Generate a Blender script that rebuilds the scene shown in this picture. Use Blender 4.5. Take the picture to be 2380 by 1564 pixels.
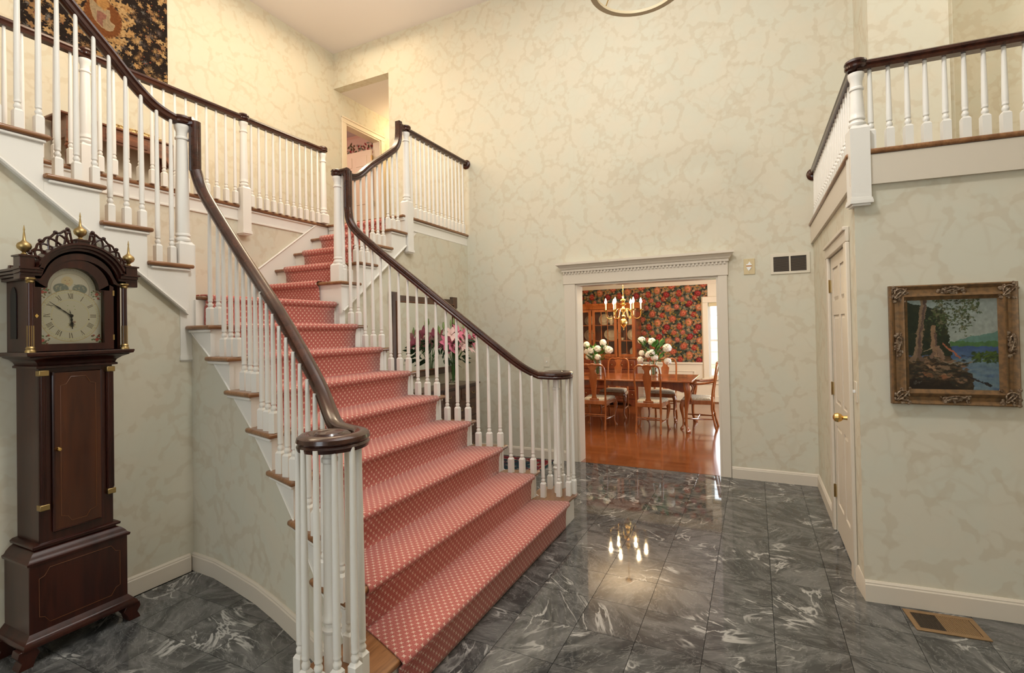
import bpy, bmesh, math, random
import numpy as np
from mathutils import Vector, Matrix
for o in list(bpy.data.objects): bpy.data.objects.remove(o)
S = bpy.context.scene; COL = S.collection
rnd = random.Random(7); PI = math.pi
# ------------------------------------------------------------------ camera, light, exposure
H = 1.5; YAW = .4505; PIT = .012; ROL = -.019; F = 1165.; CX = 1190.; CY = 752.
cd = bpy.data.cameras.new('camera'); cam = bpy.data.objects.new('camera', cd); COL.objects.link(cam); S.camera = cam
_f = Vector((-math.sin(YAW)*math.cos(PIT), math.cos(YAW)*math.cos(PIT), math.sin(PIT)))
_r = Vector((math.cos(YAW), math.sin(YAW), 0)); _u = _r.cross(_f)
cr, sr = math.cos(ROL), math.sin(ROL)
_r2 = cr*_r + sr*_u; _u2 = -sr*_r + cr*_u
cam.matrix_world = Matrix(((_r2.x, _u2.x, -_f.x, 0), (_r2.y, _u2.y, -_f.y, 0), (_r2.z, _u2.z, -_f.z, H), (0, 0, 0, 1)))
cd.sensor_width = 36; cd.lens = F/2380*36; cd.shift_y = (CY-782)/2380; cd.clip_start = .05
S.view_settings.view_transform = 'Standard'; S.view_settings.look = 'None'; S.view_settings.gamma = 1
S.view_settings.use_curve_mapping = False; S.view_settings.exposure = 0.07
def project(p):
    q = Vector(p) - Vector((0, 0, H)); d = q.dot(_f)
    return (CX + F*q.dot(_r2)/d, CY - F*q.dot(_u2)/d, d)
W = bpy.data.worlds.new('sky'); S.world = W; W.use_nodes = True
bg = W.node_tree.nodes['Background']; bg.inputs[0].default_value = (.86, .94, 1, 1); bg.inputs[1].default_value = 5.0
def light(name, kind, loc, power, col=(1, 1, 1), size=.3, sy=None, rot=None, spread=None):
    l = bpy.data.lights.new(name, kind); l.energy = power; l.color = col
    if kind == 'AREA':
        l.shape = 'RECTANGLE'; l.size = size; l.size_y = sy or size
        if spread: l.spread = spread
    else: l.shadow_soft_size = size
    o = bpy.data.objects.new(name, l); COL.objects.link(o); o.location = loc
    if rot: o.rotation_euler = rot
    return o
WARM = (1, .80, .56); DAY = (.90, .96, 1.0)
light('front_fill', 'AREA', (-1.2, -2.2, 3.4), 33, DAY, 3.6, 2.6, (PI/2, 0, 0))  # added cool panel behind the camera, as daylight from assumed front windows
light('hall_lamp', 'POINT', (-.66, 1.6, 4.50), 142, (1, .985, .94), .16)  # assumed hall chandelier light, moved forward of the hoop to reach the painting wall
light('hall_ceiling_fill', 'AREA', (-1.2, 3.2, 5.45), 42, (1, .97, .92), 2.4, 2.4, (0, 0, 0))  # added broad fill panel under the hall ceiling, not a fixture
light('gallery_ceiling_fill', 'AREA', (-4.45, 3.4, 5.45), 34, WARM, 1.2, 3.6, (0, 0, 0))  # added fill panel that softens the glow on the gallery wall, no fixture
light('gallery_fill', 'POINT', (-3.9, 3.9, 4.05), 34, WARM, .3)  # added warm fill, hung in the open stairwell to brighten the tapestry wall
light('gallery_fill', 'POINT', (-3.8, 2.0, 3.95), 26, WARM, .3)  # second added fill point, likewise without a fixture
light('assumed_corridor_lamp', 'POINT', (-4.95, 6.7, 4.75), 15, (1, .72, .40), .1)  # assumed lamp, unseen, for the strong warm glow of the corridor
light('bedroom_fill', 'POINT', (-6.5, 5.2, 4.5), 22, (1, .78, .66), .15)  # added point light in the bedroom to light its pink walls
light('balcony_fill', 'POINT', (2.2, 4.3, 4.6), 34, (1, .9, .74), .15)  # added point light above the balcony, no lamp is hung there
light('dining_fill', 'AREA', (1.1, 8.4, 1.35), 66, DAY, 2.0, 1.5, (PI/2, 0, PI/2))  # added panel standing in for an unseen side window, brightens the floor
light('dining_fill', 'AREA', (-2.4, 6.0, 2.40), 20, (1, .9, .75), 2.0, .5, (0, 0, 0))  # added warm fill under the ceiling, not daylight

# ------------------------------------------------------------------ materials
MATS = {}
class NT:
    def __init__(s, m): s.t = m.node_tree; s.n = s.t.nodes; s.l = s.t.links; s.b = s.n['Principled BSDF']
    def new(s, typ, **k):
        n = s.n.new(typ)
        for a, b in k.items(): setattr(n, a, b)
        return n
    def put(s, sock, v):
        if isinstance(v, bpy.types.NodeSocket): s.l.new(v, sock)
        elif isinstance(v, (tuple, list)) and len(v) == 3 and sock.type == 'RGBA': sock.default_value = (*v, 1)
        else: sock.default_value = v
    def math(s, op, a, b=0.0, c=None):
        n = s.new('ShaderNodeMath', operation=op); s.put(n.inputs[0], a); s.put(n.inputs[1], b)
        if c is not None: s.put(n.inputs[2], c)
        return n.outputs[0]
    def vmath(s, op, a, b=(0, 0, 0), sc=None):
        n = s.new('ShaderNodeVectorMath', operation=op); s.put(n.inputs[0], a); s.put(n.inputs[1], b)
        if sc is not None: s.put(n.inputs['Scale'], sc)
        return n.outputs[0]
    def mix(s, f, a, b, mode='MIX'):
        n = s.new('ShaderNodeMix', data_type='RGBA', blend_type=mode); s.put(n.inputs[0], f); s.put(n.inputs[6], a); s.put(n.inputs[7], b); return n.outputs[2]
    def ramp(s, f, a, b):   # smoothstep a..b -> 0..1
        n = s.new('ShaderNodeMapRange', interpolation_type='SMOOTHSTEP'); s.put(n.inputs[0], f); n.inputs[1].default_value = a; n.inputs[2].default_value = b; return n.outputs[0]
    def noise(s, v, sc, det=3, dist=0, rough=.5):
        n = s.new('ShaderNodeTexNoise'); s.put(n.inputs['Vector'], v); n.inputs['Scale'].default_value = sc; n.inputs['Detail'].default_value = det
        n.inputs['Distortion'].default_value = dist; n.inputs['Roughness'].default_value = rough; return n.outputs['Fac']
    def vor(s, v, sc, feat='F1', out='Distance', rand=1.0):
        n = s.new('ShaderNodeTexVoronoi', feature=feat); s.put(n.inputs['Vector'], v); n.inputs['Scale'].default_value = sc; n.inputs['Randomness'].default_value = rand
        return n.outputs[out]
    def pos(s): return s.new('ShaderNodeNewGeometry').outputs['Position']
    def obj(s): return s.new('ShaderNodeTexCoord').outputs['Object']
    def uv(s): return s.new('ShaderNodeTexCoord').outputs['UV']
    def mapping(s, v, scale=(1, 1, 1), rot=(0, 0, 0)):
        n = s.new('ShaderNodeMapping'); s.put(n.inputs[0], v); n.inputs['Scale'].default_value = scale; n.inputs['Rotation'].default_value = rot; return n.outputs[0]
    def bump(s, h, st=.3, d=.01):
        n = s.new('ShaderNodeBump'); n.inputs['Strength'].default_value = st; n.inputs['Distance'].default_value = d; s.put(n.inputs['Height'], h)
        s.l.new(n.outputs[0], s.b.inputs['Normal'])
def M(name, col=(.8, .8, .8), rough=.5, metal=0, spec=.5, emit=None, es=0, coat=0, trans=0, ior=1.45, sheen=0):
    m = bpy.data.materials.new(name); m.use_nodes = True; n = NT(m); b = n.b
    b.inputs['Base Color'].default_value = (*col, 1); b.inputs['Roughness'].default_value = rough; b.inputs['Metallic'].default_value = metal
    b.inputs['Specular IOR Level'].default_value = spec; b.inputs['Coat Weight'].default_value = coat; b.inputs['Coat Roughness'].default_value = .08
    b.inputs['Transmission Weight'].default_value = trans; b.inputs['IOR'].default_value = ior; b.inputs['Sheen Weight'].default_value = sheen
    if emit: b.inputs['Emission Color'].default_value = (*emit, 1); b.inputs['Emission Strength'].default_value = es
    MATS[name] = m; m['nt'] = 0; return m
def C(m, sock): NT(m); m.node_tree.links.new(sock, m.node_tree.nodes['Principled BSDF'].inputs['Base Color'])
white = M('white_paint', (.83, .805, .745), .36)
trimw = M('trim_paint', (.71, .635, .525), .42)
ceil_m = M('ceiling_paint', (.80, .76, .745), .9)
brass = M('brass', (.83, .56, .20), .18, 1)
brass_old = M('old_brass', (.42, .30, .13), .38, 1)
black = M('black_paint', (.012, .011, .012), .5)
glass = M('glass', (1, 1, 1), .02)
_t = glass.node_tree; _tr = _t.nodes.new('ShaderNodeBsdfTransparent'); _gl = _t.nodes.new('ShaderNodeBsdfGlossy'); _gl.inputs['Roughness'].default_value = .02; _mx = _t.nodes.new('ShaderNodeMixShader'); _fr = _t.nodes.new('ShaderNodeFresnel'); _fr.inputs[0].default_value = 1.35
_t.links.new(_fr.outputs[0], _mx.inputs[0]); _t.links.new(_tr.outputs[0], _mx.inputs[1]); _t.links.new(_gl.outputs[0], _mx.inputs[2]); _t.links.new(_mx.outputs[0], _t.nodes['Material Output'].inputs['Surface'])
vglass = M('vase_glass', (.93, .97, .95), .02, trans=1, ior=1.3)
# wallpaper
m = wallp = M('wallpaper', rough=.75, spec=.25); n = NT(m)
p = n.pos(); nz = n.new('ShaderNodeTexNoise'); n.put(nz.inputs['Vector'], p); nz.inputs['Scale'].default_value = 5; nz.inputs['Detail'].default_value = 1
p2 = n.vmath('ADD', p, n.vmath('SCALE', n.vmath('SUBTRACT', nz.outputs['Color'], (.5, .5, .5)), sc=.10))
e1 = n.vor(p2, 3.6, 'DISTANCE_TO_EDGE', rand=1.0); d12 = n.vor(p, 16, rand=.9); d30 = n.vor(p, 38, rand=.9)
thr = n.math('MULTIPLY_ADD', e1, 4.0, .43)
k1 = n.math('SUBTRACT', n.math('ADD', d12, n.math('MULTIPLY', d30, .22)), thr)
v1 = n.ramp(k1, -.12, .14)
big = n.ramp(n.noise(p, 3.1, 1), .5, .62); e2 = n.vor(p2, 8.5, 'DISTANCE_TO_EDGE')
v2 = n.math('MULTIPLY', n.math('SUBTRACT', 1, n.ramp(e2, .0, .13)), n.math('MULTIPLY_ADD', big, .22, .05))
v = n.math('MINIMUM', n.math('ADD', n.math('MULTIPLY', v1, .50), v2), 1.0)
tone = n.mix(n.ramp(n.noise(p, 3.7, 2), .4, .6), (.662, .638, .522), (.682, .634, .510))
C(m, n.mix(v, tone, (.590, .520, .390)))
# marble
m = marble = M('grey_marble', rough=.035, spec=.5); n = NT(m)
oi = n.new('ShaderNodeObjectInfo'); rv = oi.outputs['Random']
pp = n.pos(); off = n.vmath('SCALE', (7.3, 3.1, 5.7), sc=rv)
n.put(off.node.inputs[0], (37.3, 23.1, 15.7))
rot = n.new('ShaderNodeVectorRotate', rotation_type='Z_AXIS'); n.put(rot.inputs['Vector'], n.vmath('ADD', pp, off)); n.put(rot.inputs['Angle'], n.math('MULTIPLY', n.math('SUBTRACT', rv, .5), 2.4))
q = n.mapping(rot.outputs[0], (.95, 2.1, 1)); base = n.noise(q, 3.2, 8, 1.2, .62)
c = n.mix(n.ramp(base, .36, .66), (.046, .047, .046), (.140, .138, .132))
fine = n.noise(q, 14, 5, .8, .6); c = n.mix(n.math('MULTIPLY', n.ramp(fine, .52, .75), .45), c, (.20, .198, .19))
wv = n.math('ABSOLUTE', n.math('SUBTRACT', n.noise(q, 2.1, 5, 1.3, .5), .5))
vein = n.math('MULTIPLY', n.math('SUBTRACT', 1, n.ramp(wv, .002, .022)), n.math('MULTIPLY', n.ramp(n.noise(pp, 2.6, 2), .49, .59), .8))
c = n.mix(vein, c, (.48, .47, .44))
wv2 = n.math('ABSOLUTE', n.math('SUBTRACT', n.noise(q, 7.5, 6, 1.2, .6), .52))
c = n.mix(n.math('MULTIPLY', n.math('SUBTRACT', 1, n.ramp(wv2, .0, .02)), .38), c, (.31, .305, .29))
C(m, c)
grout = M('dark_grout', (.018, .018, .016), .8)
def wood(name, c1, c2, rough=.3, axis='Z', sc=9, coat=.3, bands=.5):
    m = M(name, rough=rough, coat=coat); n = NT(m); o = n.obj()
    s = {'X': (.12, 1, 1), 'Y': (1, .12, 1), 'Z': (1, 1, .12)}[axis]; q = n.mapping(o, s)
    f = n.noise(q, sc*2.2, 5, .6); g = n.noise(q, sc*9, 3, 0)
    c = n.mix(n.ramp(f, .3, .7), c1, c2); c = n.mix(n.math('MULTIPLY', n.ramp(g, .45, .7), bands), c, tuple(x*.55 for x in c1)); C(m, c); return m
rail_m = wood('dark_mahogany', (.030, .0075, .0045), (.068, .020, .010), .24, 'Y', 6, .28)
tread_m = wood('oak_tread', (.20, .085, .032), (.32, .15, .06), .3, 'Y', 8)
clock_m = wood('clock_mahogany', (.022, .0045, .003), (.046, .010, .005), .30, 'Z', 5, .12)
clock_d = wood('clock_door_mahogany', (.042, .011, .004), (.085, .024, .008), .28, 'Z', 3, .2)
inlay_m = M('light_inlay', (.13, .045, .015), .3)
cherry = wood('cherry_wood', (.26, .070, .018), (.37, .12, .034), .18, 'Z', 6, .5, .25)
cherry_d = wood('cherry_dark', (.13, .028, .010), (.20, .050, .017), .2, 'Z', 6, .5, .3)
chest_m = wood('chest_walnut', (.045, .016, .009), (.10, .038, .02), .3, 'Y', 7, .3)
frame_m = wood('mirror_frame_wood', (.05, .022, .012), (.12, .055, .028), .35, 'Z', 8)
desk_m = wood('low_table_wood', (.13, .042, .018), (.26, .09, .035), .3, 'Y', 6)
m = floor_w = M('oak_floor', rough=.16, coat=.4); n = NT(m); pp = n.pos()
br = n.new('ShaderNodeTexBrick'); n.put(br.inputs['Vector'], n.mapping(pp, (1, 1, 1))); br.inputs['Scale'].default_value = 1; br.inputs['Brick Width'].default_value = 1.3; br.inputs['Row Height'].default_value = .075
br.inputs['Mortar Size'].default_value = .0012; br.inputs['Color1'].default_value = (.17, .050, .013, 1); br.inputs['Color2'].default_value = (.27, .088, .025, 1); br.inputs['Mortar'].default_value = (.10, .03, .01, 1); br.inputs['Bias'].default_value = -.1
C(m, n.mix(n.math('MULTIPLY', n.noise(n.mapping(pp, (.5, 9, 1)), 8, 4), .5), br.outputs['Color'], (.20, .055, .014)))
# stair carpet
m = carpet_m = M('salmon_stair_carpet', rough=.95, spec=.1, sheen=.25); n = NT(m); uv = n.uv()
sx = n.new('ShaderNodeSeparateXYZ'); n.put(sx.inputs[0], uv); P_ = .041
def cell(ox, oy):
    u = n.math('SUBTRACT', n.math('FRACT', n.math('ADD', n.math('DIVIDE', sx.outputs[0], P_), ox)), .5)
    v = n.math('SUBTRACT', n.math('FRACT', n.math('ADD', n.math('DIVIDE', sx.outputs[1], P_), oy)), .5)
    a = n.math('ABSOLUTE', u); b = n.math('ABSOLUTE', v)
    r = n.math('SQRT', n.math('ADD', n.math('MULTIPLY', u, u), n.math('MULTIPLY', v, v)))
    d = n.math('ABSOLUTE', n.math('SUBTRACT', a, b)); mx_ = n.math('MAXIMUM', a, b)
    k = n.math('ADD', n.math('MULTIPLY', n.math('MAXIMUM', n.math('SUBTRACT', d, .05), 0.0), 1.5), mx_)
    ring = n.math('MULTIPLY', n.math('SUBTRACT', 1, n.ramp(k, .145, .20)), n.math('SUBTRACT', 1, n.ramp(r, .22, .27)))
    return ring
mot = n.math('MAXIMUM', cell(0, 0), cell(.5, .5))
ns = n.noise(n.pos(), 260, 2)
g = n.mix(n.ramp(ns, .3, .7), (.43, .115, .092), (.54, .165, .135)); C(m, n.mix(n.math('MULTIPLY', mot, .92), g, (.76, .54, .42)))
n.bump(n.math('ADD', ns, n.math('MULTIPLY', mot, .6)), .5, .004)
seat_m = M('cream_seat_fabric', (.66, .60, .47), .9); n = NT(seat_m); C(seat_m, n.mix(n.ramp(n.noise(n.obj(), 60, 3), .4, .6), (.72, .66, .52), (.52, .46, .34)))
china = M('cream_china', (.74, .60, .42), .25, coat=.4); china_w = M('white_china', (.82, .80, .76), .2, coat=.4)
cream = M('dining_trim_paint', (.80, .70, .54), .4)
pink = M('pink_wall_paint', (.78, .52, .42), .8); leafw = M('door_leaf_paint', (.80, .66, .50), .45)
mirror_m = M('mirror_silver', (.86, .88, .86), .02, 1)
petal_w = M('white_petals', (.88, .87, .78), .7); petal_p = M('pink_petals', (.80, .22, .34), .6); petal_l = M('pale_pink_petals', (.85, .58, .55), .6)
green = M('leaf_green', (.06, .20, .03), .5); green_d = M('dark_leaf_green', (.018, .055, .02), .5); bud_m = M('bud_green', (.26, .36, .13), .5)
candle = M('candle_sleeve', (.85, .75, .5), .5); bulb_m = M('lit_bulb', (1, .9, .7), .4, emit=(1, .72, .38), es=45)
vent_m = M('vent_paint', (.70, .64, .52), .45); gap_shade = M('gap_shade', (.045, .035, .028), .6)
reg_m = M('register_tan', (.30, .185, .09), .45, .3); reg_d = M('register_slat', (.085, .055, .032), .5, .3)
plate_b = M('beige_plate', (.64, .52, .30), .4); amber = M('amber_strip', (.55, .24, .05), .4); plast = M('white_plastic', (.85, .86, .85), .35)
gilt = M('gilt', (.36, .22, .09), .42, .35); n = NT(gilt); C(gilt, n.mix(n.ramp(n.noise(n.obj(), 45, 4), .4, .65), (.24, .135, .060), (.16, .098, .050)))
gilt_o = M('gilt_ornament', (.40, .31, .22), .4, .4); n = NT(gilt_o); f_ = n.noise(n.obj(), 90, 3); C(gilt_o, n.mix(n.ramp(f_, .4, .6), (.13, .075, .04), (.32, .24, .165))); n.bump(f_, .8, .006)
gold_b = M('carved_gold', (.62, .45, .20), .35, .7); n = NT(gold_b); f_ = n.noise(n.obj(), 55, 3); C(gold_b, n.mix(n.ramp(f_, .4, .6), (.25, .15, .06), (.75, .58, .30))); n.bump(f_, .9, .01)
shade_g = M('frosted_glass', (.78, .76, .66), .5, trans=.35); hoop_m = M('beige_hoop', (.60, .50, .33), .5)
def vcol(name, rough=.8, spec=.3, coat=0):
    m = M(name, rough=rough, spec=spec, coat=coat); n = NT(m); a = n.new('ShaderNodeVertexColor'); a.layer_name = 'paint'; C(m, a.outputs[0]); return m
print_m = vcol('woven_print', .95, .1); oil_m = vcol('oil_paint', .45, .4); dial_m = vcol('dial_enamel', .35, .5, .3); paper_m = vcol('floral_wallpaper', .8, .2); rug_m = vcol('rug_pile', .95, .1)

# ------------------------------------------------------------------ geometry helpers
jit = random.Random(99); JIT = [True]
class G:
    def __init__(s): s.v = []; s.f = []; s.uv = None
    def add(s, vs, fs):
        k = len(s.v); s.v += [tuple(map(float, v)) for v in vs]; s.f += [tuple(i+k for i in f) for f in fs]; return s
    def box(s, x0, x1, y0, y1, z0, z1):
        if JIT[0] and min(x1-x0, y1-y0, z1-z0) > .003:      # hair-thin inset so that touching faces never coincide
            e = [jit.uniform(0, .0005) for _ in range(6)]; x0, x1, y0, y1, z0, z1 = x0+e[0], x1-e[1], y0+e[2], y1-e[3], z0+e[4], z1-e[5]
        return s.add([(x, y, z) for z in (z0, z1) for y in (y0, y1) for x in (x0, x1)], [(0, 2, 3, 1), (4, 5, 7, 6), (0, 1, 5, 4), (2, 6, 7, 3), (0, 4, 6, 2), (1, 3, 7, 5)])
    def prism(s, pts, ax, a0, a1):
        """extrude a 2-D outline along axis ax; the outline's coordinates are the other two axes in order"""
        def P(p, a):
            q = list(p); q.insert(ax, a); return q
        area = sum(pts[i][0]*pts[(i+1) % len(pts)][1]-pts[(i+1) % len(pts)][0]*pts[i][1] for i in range(len(pts)))
        if (area < 0) != (ax == 1): pts = pts[::-1]
        nn = len(pts); vs = [P(p, a0) for p in pts]+[P(p, a1) for p in pts]
        fs = [tuple(range(nn))[::-1], tuple(range(nn, 2*nn))]+[(i, (i+1) % nn, nn+(i+1) % nn, nn+i) for i in range(nn)]
        return s.add(vs, fs)
    def lathe(s, prof, c=(0, 0, 0), seg=14, cap=True, ax=2, sx=1, sy=1):
        vs = []; fs = []; nr = len(prof)
        for r, z in prof:
            for i in range(seg):
                a = 2*PI*i/seg; q = [r*math.cos(a)*sx, r*math.sin(a)*sy]; q.insert(ax, z)
                if ax == 1: q = [q[0], q[1], -q[2]]
                vs.append((c[0]+q[0], c[1]+q[1], c[2]+q[2]))
        for j in range(nr-1):
            for i in range(seg): fs.append((j*seg+i, j*seg+(i+1) % seg, (j+1)*seg+(i+1) % seg, (j+1)*seg+i))
        if cap: fs.append(tuple(range(seg))[::-1]); fs.append(tuple(range((nr-1)*seg, nr*seg)))
        return s.add(vs, fs)
    def ball(s, c, r, sc=(1, 1, 1), seg=10, rings=6):
        pr = [(max(1e-4, math.sin(PI*j/rings)), -math.cos(PI*j/rings)) for j in range(rings+1)]; k = len(s.v)
        s.lathe(pr, (0, 0, 0), seg)
        for i in range(k, len(s.v)):
            x, y, z = s.v[i]; s.v[i] = (c[0]+x*r*sc[0], c[1]+y*r*sc[1], c[2]+z*r*sc[2])
        return s
    def tube(s, pts, r, seg=8, cap=True):
        pts = [Vector(p) for p in pts]; nn = len(pts); rr = r if isinstance(r, (list, tuple)) else [r]*nn; vs = []; fs = []
        prev = None
        for i, p in enumerate(pts):
            t = (pts[min(i+1, nn-1)]-pts[max(i-1, 0)]).normalized()
            if prev is None: a = t.orthogonal().normalized()
            else: a = (prev-t*prev.dot(t)).normalized()
            prev = a; b = t.cross(a)
            for j in range(seg):
                th = 2*PI*j/seg; vs.append(p+a*math.cos(th)*rr[i]+b*math.sin(th)*rr[i])
        for i in range(nn-1):
            for j in range(seg): fs.append((i*seg+j, i*seg+(j+1) % seg, (i+1)*seg+(j+1) % seg, (i+1)*seg+j))
        if cap: fs += [tuple(range(seg))[::-1], tuple(range((nn-1)*seg, nn*seg))]
        return s.add(vs, fs)
    def sweep(s, pts, prof, sides=None, closed=False, cap=True):
        """sweep profile (side, up) along pts; sides: horizontal side vector for each point (or from the path)"""
        pts = [Vector(p) for p in pts]; nn = len(pts); m = len(prof); vs = []; fs = []
        for i, p in enumerate(pts):
            a_ = pts[(i+1) % nn] if closed else pts[min(i+1, nn-1)]; b_ = pts[(i-1) % nn] if closed else pts[max(i-1, 0)]
            t = (a_-b_).normalized()
            sd = Vector(sides[i]).normalized() if sides else Vector((t.y, -t.x, 0)).normalized()
            sd = (sd-t*sd.dot(t)).normalized(); up = sd.cross(t)
            for (x, y) in prof: vs.append(p+sd*x+up*y)
        for i in range(nn if closed else nn-1):
            k = (i+1) % nn
            for j in range(m): fs.append((i*m+j, i*m+(j+1) % m, k*m+(j+1) % m, k*m+j))
        if cap and not closed: fs += [tuple(range(m))[::-1], tuple(range((nn-1)*m, nn*m))]
        return s.add(vs, fs)
    def xf(s, M_, k=0):
        for i in range(k, len(s.v)): s.v[i] = tuple(M_ @ Vector(s.v[i]))
        return s
    def mesh(s, name, org=(0, 0, 0), smooth=35):
        me = bpy.data.meshes.new(name); me.from_pydata([(x-org[0], y-org[1], z-org[2]) for x, y, z in s.v], [], s.f); me.validate()
        bm = bmesh.new(); bm.from_mesh(me); bmesh.ops.recalc_face_normals(bm, faces=bm.faces); bm.to_mesh(me); bm.free()
        if smooth:
            for p_ in me.polygons: p_.use_smooth = True
            me.set_sharp_from_angle(angle=math.radians(smooth))
        me.update(); return me
def world_loc(o):
    v = Vector((0, 0, 0))
    while o: v += o.location; o = o.parent
    return v
def part(name, g, mat, parent=None, bev=0, org=None, smooth=35, label=None, seg=2):
    """one mesh object; vertices given in world space, origin at org (default: the parent's place)"""
    base = world_loc(parent) if parent else Vector(org or (0, 0, 0)); o_ = Vector(org) if org else base
    me = g.mesh(name, o_, smooth) if isinstance(g, G) else g
    if not me.materials: me.materials.append(mat)
    o = bpy.data.objects.new(name, me); COL.objects.link(o)
    if parent: o.parent = parent; o.location = o_-base
    else: o.location = o_
    if bev:
        b = o.modifiers.new('bevel', 'BEVEL'); b.width = bev; b.segments = seg; b.limit_method = 'ANGLE'; b.angle_limit = math.radians(40)
    if label: o['label'] = label
    return o
def link(name, me, parent=None, loc=(0, 0, 0), rz=0, label=None):
    o = bpy.data.objects.new(name, me); COL.objects.link(o); o.location = loc; o.rotation_euler.z = rz
    if parent: o.parent = parent; o.location = Vector(loc)-world_loc(parent)
    if label: o['label'] = label
    return o
def thing(name, label, cat, loc=(0, 0, 0), rz=0, group=None):
    o = bpy.data.objects.new(name, None); COL.objects.link(o); o.location = loc; o.rotation_euler.z = rz; o.empty_display_size = .1
    o['label'] = label; o['category'] = cat
    if group: o['group'] = group
    return o
def tag(o, label, cat, group=None):
    o['label'] = label; o['category'] = cat
    if group: o['group'] = group
    return o
def struct(name, g, mat, label=None, **k):
    o = part(name, g, mat, **k); o['kind'] = 'structure'
    if label: o['label'] = label
    return o
def sthing(name, loc=(0, 0, 0), label=None):
    o = bpy.data.objects.new(name, None); COL.objects.link(o); o.location = loc; o['kind'] = 'structure'
    if label: o['label'] = label
    return o
def dup(root, loc, rz, label=None):
    r = root.copy(); COL.objects.link(r); r.location = loc; r.rotation_euler.z = rz
    if label: r['label'] = label
    for ch in list(root.children):
        c = ch.copy(); COL.objects.link(c); c.parent = r
        for g_ in ch.children:
            d = g_.copy(); COL.objects.link(d); d.parent = c
    return r
def interp(x, xs, ys): return float(np.interp(x, xs, ys))
def smooth_curve(pts, n=6):
    pts = [Vector(p) for p in pts]; out = []
    for i in range(len(pts)-1):
        p0 = pts[max(i-1, 0)]; p1 = pts[i]; p2 = pts[i+1]; p3 = pts[min(i+2, len(pts)-1)]
        for k in range(n):
            t = k/n; out.append(.5*((2*p1)+(p2-p0)*t+(2*p0-5*p1+4*p2-p3)*t*t+(3*p1-p0-3*p2+p3)*t**3))
    out.append(pts[-1]); return out
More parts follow.
